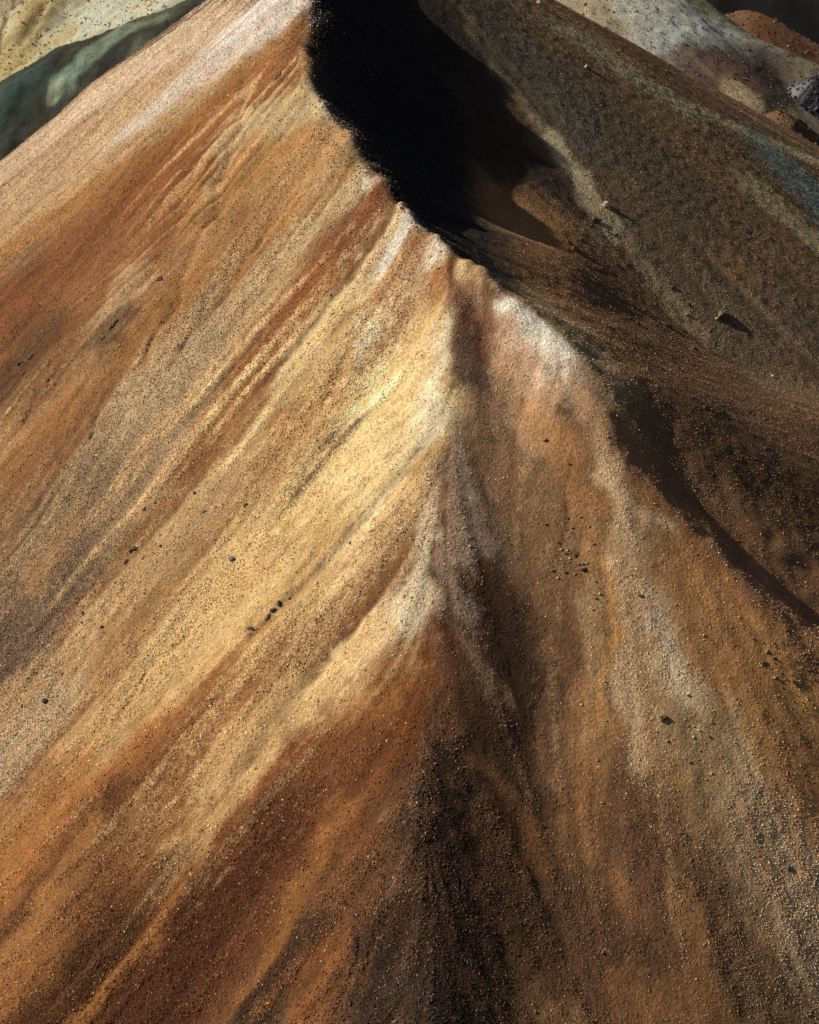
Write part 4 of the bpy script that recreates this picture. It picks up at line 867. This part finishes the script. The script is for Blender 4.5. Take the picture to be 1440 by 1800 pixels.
# single stones: (x, y, width m, shape, albedo, name, label)
STONES = [
    (-8.16, 42.17, 0.391, 'angular', (0.15, 0.135, 0.12), 'rock', 'dark grey angular rock with a pale facet, alone on the cream slope'),
    (-5.7, 38.99, 0.248, 'angular', (0.085, 0.073, 0.065), 'rock', 'highest black rock of the short cluster on the orange streak left of the spine'),
    (-5.95, 38.87, 0.297, 'angular', (0.085, 0.073, 0.065), 'rock', 'middle and longest black rock of the cluster on the orange streak left of the spine'),
    (-6.15, 38.7, 0.248, 'rough', (0.085, 0.073, 0.065), 'rock', 'low black rock at the downhill end of the tight cluster on the orange streak'),
    (-6.96, 38.44, 0.248, 'rough', (0.11, 0.08, 0.058), 'clod', 'dark brown clod just downhill of the tight black rock cluster on the orange streak'),
    (-5.24, 39.09, 0.148, 'angular', (0.16, 0.1, 0.055), 'stone', 'small brown stone with a lit top just uphill of the black rock cluster'),
    (-3.96, 37.45, 0.169, 'angular', (0.3, 0.15, 0.06), 'stone', 'reddish brown stone on bare ochre ground right of the black rock cluster'),
    (-17.3, 39.63, 0.297, 'angular', (0.085, 0.073, 0.065), 'rock', 'largest black rock near the left edge, at the foot of a straight runnel'),
    (-18.55, 39.77, 0.163, 'angular', (0.085, 0.073, 0.065), 'stone', 'black stone on brown scree just left of the largest black rock at the left edge'),
    (-18.41, 40.97, 0.165, 'angular', (0.085, 0.073, 0.065), 'stone', 'lower of two black stones on the rim of dark gravel at the left edge'),
    (-17.96, 41.04, 0.165, 'angular', (0.085, 0.073, 0.065), 'stone', 'upper of two black stones on the rim of dark gravel at the left edge'),
    (-15.82, 43.0, 0.22, 'rough', (0.11, 0.08, 0.058), 'clod', 'dark brown clod where grey gravel meets tan scree, uphill of a lone black stone'),
    (-15.76, 42.44, 0.137, 'angular', (0.085, 0.073, 0.065), 'stone', 'small dark stone close below the brown clod at the rim of the grey gravel'),
    (-14.58, 41.76, 0.189, 'angular', (0.085, 0.073, 0.065), 'stone', 'lone black stone on tan scree right of the grey gravel rim'),
    (-16.55, 40.58, 0.109, 'rough', (0.16, 0.1, 0.055), 'stone', 'small brown stone in tan scree between the two black stones and the straight runnel'),
    (-17.36, 38.77, 0.107, 'angular', (0.085, 0.073, 0.065), 'stone', 'small dark stone a little below the largest black rock at the left edge'),
    (-18.64, 38.62, 0.135, 'rough', (0.11, 0.08, 0.058), 'stone', 'dark brown stone in pale scree, lowest of those at the left edge'),
    (-11.87, 44.39, 0.163, 'angular', (0.085, 0.073, 0.065), 'stone', 'black stone standing on tan scree between the gravel band and the grey angular rock'),
    (-12.76, 44.29, 0.137, 'rough', (0.11, 0.08, 0.058), 'stone', 'dark brown stone right of a row of clods on the grey gravel rim'),
    (-13.38, 44.97, 0.331, 'rough', (0.11, 0.08, 0.058), 'clod', 'long dark clod, biggest of a row on the right rim of the grey gravel band'),
    (-13.75, 44.55, 0.22, 'rough', (0.11, 0.08, 0.058), 'clod', 'dark clod at the lower end of the row on the grey gravel rim'),
    (-12.48, 42.45, 0.107, 'angular', (0.085, 0.073, 0.065), 'stone', 'small black stone on a smooth tan streak below the row of dark clods'),
    (-14.17, 43.68, 0.137, 'angular', (0.11, 0.08, 0.058), 'stone', 'small dark stone inside the right edge of the wide grey gravel band'),
    (-18.15, 48.61, 0.146, 'angular', (0.11, 0.08, 0.058), 'stone', 'dark stone on brown earth above the ochre patch near the left edge'),
    (-20.85, 47.89, 0.148, 'angular', (0.11, 0.08, 0.058), 'stone', 'dark stone beside the left edge on reddish brown earth'),
    (-10.31, 46.28, 0.164, 'angular', (0.085, 0.073, 0.065), 'stone', 'black stone on the red brown band where it fades out downhill'),
    (-7.61, 44.48, 0.186, 'rough', (0.11, 0.08, 0.058), 'stone', 'dark stone at the head of a thin runnel on the cream slope'),
    (-13.04, 46.91, 0.196, 'rough', (0.11, 0.08, 0.058), 'stone', 'dark stone near the middle of the wide grey gravel band'),
    (-13.62, 59.42, 0.309, 'rough', (0.11, 0.08, 0.058), 'clod', 'dark crumbling clod on tan earth high on the left flank'),
    (-15.89, 57.96, 0.278, 'rough', (0.11, 0.08, 0.058), 'clod', 'dark clod at the top of the crumbly brown patch below the pale smear'),
    (-16.22, 57.69, 0.308, 'rough', (0.11, 0.08, 0.058), 'clod', 'large clod in the middle of the crumbly brown patch below the pale smear'),
    (-16.59, 57.27, 0.246, 'rough', (0.11, 0.08, 0.058), 'clod', 'clod at the foot of the crumbly brown patch below the pale smear'),
    (-21.73, 60.01, 0.392, 'rough', (0.085, 0.073, 0.065), 'clod', 'blackish clod, biggest of the dark crumbling patch at the left edge'),
    (-22.49, 60.25, 0.395, 'rough', (0.085, 0.073, 0.065), 'clod', 'flat black clod left of the biggest clod in the dark crumbling patch'),
    (-22.02, 59.0, 0.259, 'rough', (0.11, 0.08, 0.058), 'clod', 'dark brown clod under the two black clods at the left edge'),
    (-20.0, 57.02, 0.22, 'rough', (0.11, 0.08, 0.058), 'clod', 'upper clod of the small reddish crumbly patch below the dark crumbling patch'),
    (-20.88, 57.06, 0.221, 'rough', (0.11, 0.08, 0.058), 'clod', 'lower left clod of the small reddish crumbly patch near the left edge'),
    (-19.46, 56.39, 0.187, 'rough', (0.11, 0.08, 0.058), 'clod', 'right clod of the small reddish crumbly patch near the left edge'),
    (-7.48, 69.08, 0.387, 'rough', (0.16, 0.1, 0.055), 'clod', 'brown crumbling lump on orange earth just below the dark crest'),
    (-3.73, 34.22, 0.117, 'angular', (0.11, 0.08, 0.058), 'stone', 'small dark stone on cream scree below the bright peach patch'),
    (12.17, 70.8, 0.637, 'angular', (0.55, 0.47, 0.36), 'rock', 'pale pointed rock throwing a long black shadow on the slope beyond the crest'),
    (12.45, 70.65, 0.354, 'angular', (0.15, 0.135, 0.12), 'rock', 'grey rock pressed against the pale pointed rock beyond the crest'),
    (11.37, 69.28, 0.488, 'rough', (0.16, 0.1, 0.055), 'rock', 'grey brown humped rock just below the pale pointed rock beyond the crest'),
    (12.09, 68.76, 0.313, 'angular', (0.3, 0.15, 0.06), 'rock', 'yellow ochre rock below the pale pointed rock on the brown slope'),
    (12.64, 68.84, 0.209, 'angular', (0.32, 0.23, 0.14), 'stone', 'tan stone right of the yellow ochre rock on the brown slope'),
    (9.86, 66.06, 0.541, 'angular', (0.3, 0.15, 0.06), 'rock', 'orange brown rock with a ragged shadow, nearest the crest on the brown slope'),
    (19.11, 65.4, 1.251, 'slab', (0.16, 0.1, 0.055), 'boulder', 'tan flat boulder with a pointed black shadow, largest on the slope beyond the crest'),
    (18.65, 65.04, 0.208, 'angular', (0.55, 0.47, 0.36), 'stone', 'pale stone touching the left end of the largest tan boulder'),
    (14.96, 61.98, 0.662, 'slab', (0.16, 0.1, 0.055), 'boulder', 'low brown boulder with a thin black shadow left of the largest tan boulder'),
    (15.75, 58.61, 0.254, 'rough', (0.16, 0.1, 0.055), 'rock', 'small brown rock downhill between the two brown boulders'),
    (16.74, 64.65, 0.274, 'angular', (0.32, 0.23, 0.14), 'rock', 'small tan rock between the low brown boulder and the largest tan boulder'),
    (21.75, 62.05, 0.205, 'angular', (0.55, 0.47, 0.36), 'stone', 'bright pale stone on dark brown scree far right of the boulders'),
    (16.05, 45.46, 0.211, 'angular', (0.085, 0.073, 0.065), 'stone', 'blackish stone on dark brown scree above the shaded gully'),
    (12.08, 83.61, 0.388, 'angular', (0.55, 0.47, 0.36), 'rock', 'whitish rock on dark grey scree near the skyline'),
    (9.15, 89.96, 0.405, 'angular', (0.55, 0.47, 0.36), 'rock', 'white rock on the skyline where dark slope meets the cream hill'),
    (7.19, 37.94, 0.236, 'angular', (0.085, 0.073, 0.065), 'rock', 'black rock with a pale back on the stony patch between the two spurs'),
    (6.9, 38.53, 0.19, 'rough', (0.11, 0.08, 0.058), 'stone', 'dark stone uphill of the black rock on the stony patch between the spurs'),
    (6.42, 37.91, 0.165, 'rough', (0.16, 0.1, 0.055), 'stone', 'brown stone left of the black rock between the two spurs'),
    (6.68, 38.41, 0.118, 'angular', (0.55, 0.47, 0.36), 'stone', 'pale upright chip among brown stones on the stony patch between the spurs'),
    (6.58, 38.71, 0.143, 'angular', (0.55, 0.47, 0.36), 'stone', 'white flat stone at the top of the stony patch between the two spurs'),
    (8.03, 37.5, 0.117, 'angular', (0.55, 0.47, 0.36), 'stone', 'white stone on smooth tan ground right of the black rock'),
    (7.81, 36.98, 0.14, 'angular', (0.55, 0.47, 0.36), 'stone', 'white split stone on smooth tan ground left of the pale gravel wedge'),
    (8.12, 37.13, 0.14, 'slab', (0.55, 0.47, 0.36), 'stone', 'long thin pale chip on smooth tan ground beside the pale gravel wedge'),
    (7.65, 36.79, 0.117, 'angular', (0.11, 0.08, 0.058), 'stone', 'dark brown stone below the white split stone beside the pale gravel wedge'),
    (9.45, 36.95, 0.187, 'angular', (0.11, 0.08, 0.058), 'stone', 'dark stone half buried inside the pale gravel wedge'),
    (10.09, 32.59, 0.27, 'rough', (0.11, 0.08, 0.058), 'clod', 'dark clod at the tip of the left tongue of pale gravel'),
    (11.14, 33.48, 0.136, 'angular', (0.085, 0.073, 0.065), 'stone', 'black stone at the lowest tip of the pale gravel wedge'),
    (11.46, 32.3, 0.113, 'angular', (0.55, 0.47, 0.36), 'stone', 'white stone in the middle of the smooth olive tan hollow'),
    (11.24, 32.43, 0.09, 'angular', (0.55, 0.47, 0.36), 'stone', 'smaller white stone just above the white stone of the smooth hollow'),
    (11.96, 32.62, 0.09, 'angular', (0.55, 0.47, 0.36), 'stone', 'pale stone at the right rim of the smooth olive tan hollow'),
    (11.86, 32.14, 0.135, 'angular', (0.11, 0.08, 0.058), 'stone', 'dark stone with a pale chip at the lower right of the smooth hollow'),
    (10.14, 31.83, 0.157, 'slab', (0.32, 0.23, 0.14), 'stone', 'tan stone with a dark end on smooth ground left of the hollow'),
    (12.0, 35.74, 0.14, 'angular', (0.55, 0.47, 0.36), 'stone', 'whitest stone on smooth tan ground right of the pale gravel wedge'),
    (10.93, 36.76, 0.14, 'angular', (0.55, 0.47, 0.36), 'stone', 'pale stone against the right edge of the pale gravel wedge'),
    (14.59, 28.21, 0.263, 'slab', (0.11, 0.08, 0.058), 'rock', 'dark elongated rock in the wide tan gravel field at lower right'),
    (15.0, 35.33, 0.164, 'angular', (0.085, 0.073, 0.065), 'rock', 'black rock, biggest of the stone scatter on the smooth orange spur'),
    (16.9, 35.64, 0.142, 'angular', (0.085, 0.073, 0.065), 'rock', 'black rock at the right edge of the smooth orange spur'),
    (14.68, 35.53, 0.164, 'angular', (0.32, 0.23, 0.14), 'stone', 'tan stone with a bright top at the head of the scatter on the orange spur'),
    (14.48, 35.11, 0.163, 'rough', (0.11, 0.08, 0.058), 'clod', 'dark crumbled clod left of the black rock on the orange spur'),
    (14.88, 34.64, 0.163, 'angular', (0.32, 0.23, 0.14), 'stone', 'tan stone pair at the lower left of the scatter on the orange spur'),
    (15.69, 34.67, 0.163, 'angular', (0.16, 0.1, 0.055), 'stone', 'brown stone with a lit top at the foot of the scatter on the orange spur'),
    (7.14, 25.06, 0.168, 'angular', (0.11, 0.08, 0.058), 'stone', 'dark stone in brown gravel near the bottom of the picture'),
    (10.36, 28.84, 0.153, 'angular', (0.15, 0.135, 0.12), 'stone', 'grey stone at the edge of bare orange ground above the tan gravel field'),
    (6.85, 42.18, 0.147, 'angular', (0.16, 0.1, 0.055), 'stone', 'round brown stone on bare orange earth below the right white crest'),
    (5.9, 43.34, 0.174, 'angular', (0.16, 0.1, 0.055), 'stone', 'round brown stone on the tan slope right of the spine, above the orange earth'),
    (2.52, 38.86, 0.143, 'angular', (0.55, 0.47, 0.36), 'stone', 'pale stone on the grey lilac gravel of the spine'),
    (-3.3, 23.26, 0.145, 'angular', (0.15, 0.135, 0.12), 'stone', 'grey stone on dark gravel at the bottom edge left of the spine'),
    (-0.46, 22.26, 0.179, 'angular', (0.15, 0.135, 0.12), 'stone', 'light grey stone in black gravel at the bottom edge'),
]
# loose stones nothing tells apart: (name, label, group, shape, albedos, [(x, y, width m)])
LOOSE = [
    ('stone', 'small dark stone lying loose on the sunlit left flank', 'small dark stones on the sunlit left flank', 'rough', [(0.11, 0.08, 0.058)], [(-4.87,51.02,0.113),(-11.31,51.69,0.117),(-15.7,48.91,0.131),(-3.99,37.53,0.132),(-18.56,61.99,0.154),(-9.7,45.1,0.144),(-7.28,42.6,0.117),(-15.79,40.53,0.105),(-3.87,53.11,0.112),(-2.55,40.27,0.128),(-6.51,35.02,0.088),(-9.06,43.54,0.139)]),
    ('stone', 'small pale stone lying loose on the brown left flank', 'small pale stones on the brown left flank', 'angular', [(0.55, 0.47, 0.36)], [(-17.46,56.28,0.096),(-18.73,65.25,0.111),(-11.4,58.01,0.15),(-14.1,54.62,0.128),(-14.33,66.09,0.128),(-21.1,65.07,0.109),(-9.59,60.7,0.133),(-17.64,51.12,0.128),(-20.33,53.0,0.15),(-19.4,51.7,0.129),(-15.05,60.11,0.12),(-10.43,55.83,0.121),(-17.66,53.46,0.092),(-20.02,50.45,0.129),(-16.65,57.36,0.146),(-17.76,56.64,0.135),(-17.95,58.59,0.142),(-10.57,62.82,0.152),(-23.03,56.78,0.148),(-22.94,65.9,0.16)]),
    ('stone', 'small rounded brown stone on the smooth orange spur', 'stones scattered on the smooth orange spur', 'angular', [(0.16, 0.1, 0.055), (0.3, 0.15, 0.06)], [(16.25,34.94,0.096),(14.64,35.46,0.083),(14.45,35.01,0.103),(15.64,35.28,0.08),(16.78,35.26,0.105),(15.39,34.7,0.101),(16.06,34.69,0.085),(16.56,35.31,0.103),(15.79,34.23,0.092),(15.16,35.56,0.072),(15.67,34.89,0.091),(15.92,35.45,0.104),(15.19,34.36,0.092),(14.57,35.85,0.085),(16.02,34.0,0.095),(16.11,33.84,0.088),(14.13,35.9,0.079),(14.71,35.51,0.09),(16.69,34.97,0.099),(15.78,34.54,0.077),(14.93,35.18,0.074),(15.61,33.96,0.08)]),
    ('stone', 'small pale stone on smooth tan ground between the spurs', 'small pale stones on smooth tan ground', 'angular', [(0.55, 0.47, 0.36), (0.32, 0.23, 0.14)], [(12.57,30.64,0.084),(7.77,32.53,0.108),(11.19,32.05,0.116),(6.48,31.89,0.088),(9.62,31.7,0.083),(11.95,32.63,0.093),(6.78,30.77,0.083),(7.57,36.95,0.086),(8.4,30.07,0.104),(7.78,33.86,0.12),(8.98,31.2,0.082),(11.56,30.73,0.115),(6.83,33.13,0.114),(7.91,35.51,0.105),(7.47,36.38,0.119),(10.98,31.2,0.122),(11.82,30.93,0.11),(7.33,31.24,0.115),(7.41,36.46,0.108),(9.47,30.83,0.086),(8.3,37.01,0.083),(7.44,29.84,0.098)]),
    ('stone', 'small brown stone in the stony patch between the spurs', 'stones of the stony patch between the spurs', 'angular', [(0.16, 0.1, 0.055), (0.32, 0.23, 0.14)], [(5.59,38.78,0.115),(6.33,38.43,0.133),(5.94,38.0,0.156),(5.38,39.95,0.104),(7.68,37.45,0.11),(6.32,38.8,0.16),(6.68,40.01,0.113),(6.14,37.72,0.148),(7.26,37.99,0.144),(7.34,38.21,0.147),(5.75,39.82,0.151),(6.63,39.26,0.163),(6.49,37.91,0.114),(7.19,38.16,0.14),(7.69,38.88,0.125),(6.83,37.8,0.118),(6.87,39.58,0.135),(7.2,39.95,0.148),(6.22,39.06,0.147),(6.34,38.13,0.101),(6.49,38.61,0.161),(6.7,38.62,0.1),(6.63,39.56,0.11),(7.51,39.54,0.128),(7.03,38.15,0.134)]),
    ('stone', 'small dark stone lying on the brown slope beyond the crest', 'small dark stones beyond the crest', 'rough', [(0.085, 0.073, 0.065), (0.11, 0.08, 0.058)], [(17.1,56.75,0.206),(16.89,65.46,0.275),(12.44,58.27,0.249),(15.99,66.25,0.288),(16.03,59.26,0.246),(18.53,62.1,0.226),(9.47,60.52,0.194),(12.01,58.47,0.202),(12.28,48.63,0.142),(11.4,53.2,0.167),(15.8,48.49,0.186),(13.71,52.99,0.169),(12.43,66.35,0.18),(14.0,47.99,0.215),(13.14,66.7,0.232),(11.74,49.67,0.151),(9.44,66.44,0.208),(10.32,67.18,0.236),(9.2,61.07,0.258),(13.67,62.54,0.274),(16.85,46.85,0.241),(15.18,53.39,0.227)]),
]


# ------------------------------------------------------------------ stones one can point at
def rock_mesh(name, shape, seed):
    rng = np.random.default_rng(seed)
    bm = bmesh.new()
    lumps = [((0, 0, 0), 1.0)]
    if shape == 'rough':                            # a crumbling clod: several lumps sunk into one another
        lumps += [((rng.uniform(-.55, .55), rng.uniform(-.4, .4), rng.uniform(-.12, .05)), rng.uniform(.4, .7)) for _ in range(4)]
    ax = {'angular': (1.0, .74, .66), 'rough': (1.0, .75, .5), 'slab': (1.0, .62, .34)}[shape]
    jag = {'angular': .05, 'rough': .13, 'slab': .05}[shape]
    for c, size in lumps:
        new = bmesh.ops.create_icosphere(bm, subdivisions=2, radius=0.5)['verts']
        cuts = []
        for _ in range({'angular': 10, 'rough': 6, 'slab': 8}[shape]):
            n = rng.normal(0, 1, 3)
            n /= np.linalg.norm(n)
            cuts.append((n, rng.uniform(.20, .40)))
        for v in new:
            p = np.array(v.co)
            for n, d in cuts:                       # flat broken faces
                k = p @ n
                if k > d:
                    p = p - n * (k - d)
            p = p * (1 + rng.uniform(-jag, jag))
            v.co = (p * size + np.array(c)) * np.array(ax) * 1.3
    me = bpy.data.meshes.new(name)
    bm.to_mesh(me)
    bm.free()
    me.update()
    return me


def rock_mat(c, k):
    m, nt, b = new_mat('stone_%d' % k)
    tc = node(nt, 'ShaderNodeTexCoord')
    n1 = node(nt, 'ShaderNodeTexNoise', in_Scale=5.0, in_Detail=5.0, in_Roughness=0.7)
    nt.links.new(tc.outputs['Object'], n1.inputs['Vector'])
    mx = node(nt, 'ShaderNodeMix', data_type='RGBA')
    mx.inputs[6].default_value = (c[0] * .7, c[1] * .7, c[2] * .7, 1)
    mx.inputs[7].default_value = (min(c[0] * 1.35, .8), min(c[1] * 1.33, .78), min(c[2] * 1.3, .76), 1)
    nt.links.new(n1.outputs[0], mx.inputs[0])
    nt.links.new(mx.outputs[2], b.inputs['Base Color'])
    bp = node(nt, 'ShaderNodeBump'); bp.inputs['Strength'].default_value = .7; bp.inputs['Distance'].default_value = .05
    nt.links.new(n1.outputs[0], bp.inputs['Height']); nt.links.new(bp.outputs[0], b.inputs['Normal'])
    return m


ROCK_MESHES, ROCK_MATS = {}, {}


def place_rock(x, y, width, shape, c, name, label, cat, group=None, seed=0):
    rng = random.Random(seed * 7919 + int(x * 100) * 31 + int(y * 100))
    key = (shape, c, rng.randrange(4))
    if key not in ROCK_MESHES:
        if c not in ROCK_MATS:
            ROCK_MATS[c] = rock_mat(c, len(ROCK_MATS))
        me = rock_mesh('rock_' + shape, shape, 900 + len(ROCK_MESHES) * 13)
        me.materials.append(ROCK_MATS[c])
        ROCK_MESHES[key] = me
    o = bpy.data.objects.new(name, ROCK_MESHES[key])
    e = 0.3
    z = float(ground_z(x, y))
    n = Vector((float(ground_z(x - e, y) - ground_z(x + e, y)), float(ground_z(x, y - e) - ground_z(x, y + e)), 2 * e)).normalized()
    q = Vector((0, 0, 1)).rotation_difference(n)
    turn = Quaternion((0, 0, 1), rng.uniform(-.6, .9)) @ Quaternion((0, 1, 0), rng.uniform(-.3, .3))
    o.rotation_mode = 'QUATERNION'
    o.rotation_quaternion = q @ turn
    o.location = Vector((x, y, z)) + n * (width * (.13 if shape == 'angular' else .08))
    o.scale = (width, width * rng.uniform(.85, 1.1), width * rng.uniform(.9, 1.15))
    o['label'] = label
    o['category'] = cat
    if group:
        o['group'] = group
    C.objects.link(o)


for i, (x, y, w_, shape, c, name, label) in enumerate(STONES):
    place_rock(x, y, w_, shape, c, name, label, name, None, i)
for k, (name, label, group, shape, cols, spots) in enumerate(LOOSE):
    for i, (x, y, w_) in enumerate(spots):
        place_rock(x, y, w_, shape, cols[i % len(cols)], name, label, name, group, 100 * k + i)

# dark stones sprinkled over the hills beyond: too many and too far to count
def hill_stones(name, boxes, seed):
    rng = np.random.default_rng(seed)
    P, S_, Q = [], [], []
    for hill, x0, x1, y0, y1, n, lo, hi, c in boxes:
        x = rng.uniform(x0, x1, n).astype(np.float32)
        y = rng.uniform(y0, y1, n).astype(np.float32)
        z = hill_height(hill, x, y)
        s = lo * (hi / lo) ** (rng.random(n) ** 2)
        P.append(np.stack([x, y, z + s * .1], 1)); S_.append(s)
        Q.append(np.array(c) * np.exp(rng.normal(0, .3, n))[:, None])
    P = np.concatenate(P); S_ = np.concatenate(S_); Q = np.clip(np.concatenate(Q), .01, .7)
    me = bpy.data.meshes.new(name)
    me.vertices.add(len(P)); me.vertices.foreach_set('co', P.astype(np.float32).ravel())
    a = me.attributes.new('size', 'FLOAT', 'POINT'); a.data.foreach_set('value', S_.astype(np.float32))
    a = me.attributes.new('turn', 'FLOAT_VECTOR', 'POINT'); a.data.foreach_set('vector', rng.uniform(0, 6.28, (len(P), 3)).astype(np.float32).ravel())
    a = me.attributes.new('grain_colour', 'FLOAT_COLOR', 'POINT')
    a.data.foreach_set('color', np.concatenate([Q, np.ones((len(Q), 1))], 1).astype(np.float32).ravel())
    me.update()
    return me


stuff('scattered_stones', hill_stones('scattered_stones', [
    ('cream_hill', 12, 50, 108, 140, 900, .08, .34, (.09, .075, .06)),
    ('cream_hill', 12, 50, 100, 140, 6000, .08, .22, (.16, .13, .10)),
    ('pale_hill', -60, -12, 105, 150, 400, .06, .26, (.15, .085, .06)),
    ('pale_hill', -60, -12, 105, 150, 6000, .10, .28, (.30, .24, .15)),
    ('green_ridge', -45, -12, 96, 125, 900, .06, .18, (.08, .07, .06)),
    ('orange_knoll', 30, 70, 140, 170, 3000, .12, .40, (.14, .08, .05)),
    ('rock_spur', 34, 60, 108, 130, 4000, .15, .6, (.07, .065, .07)),
    ('small_knoll', 30, 45, 105, 120, 1500, .10, .3, (.12, .08, .05)),
], 77))
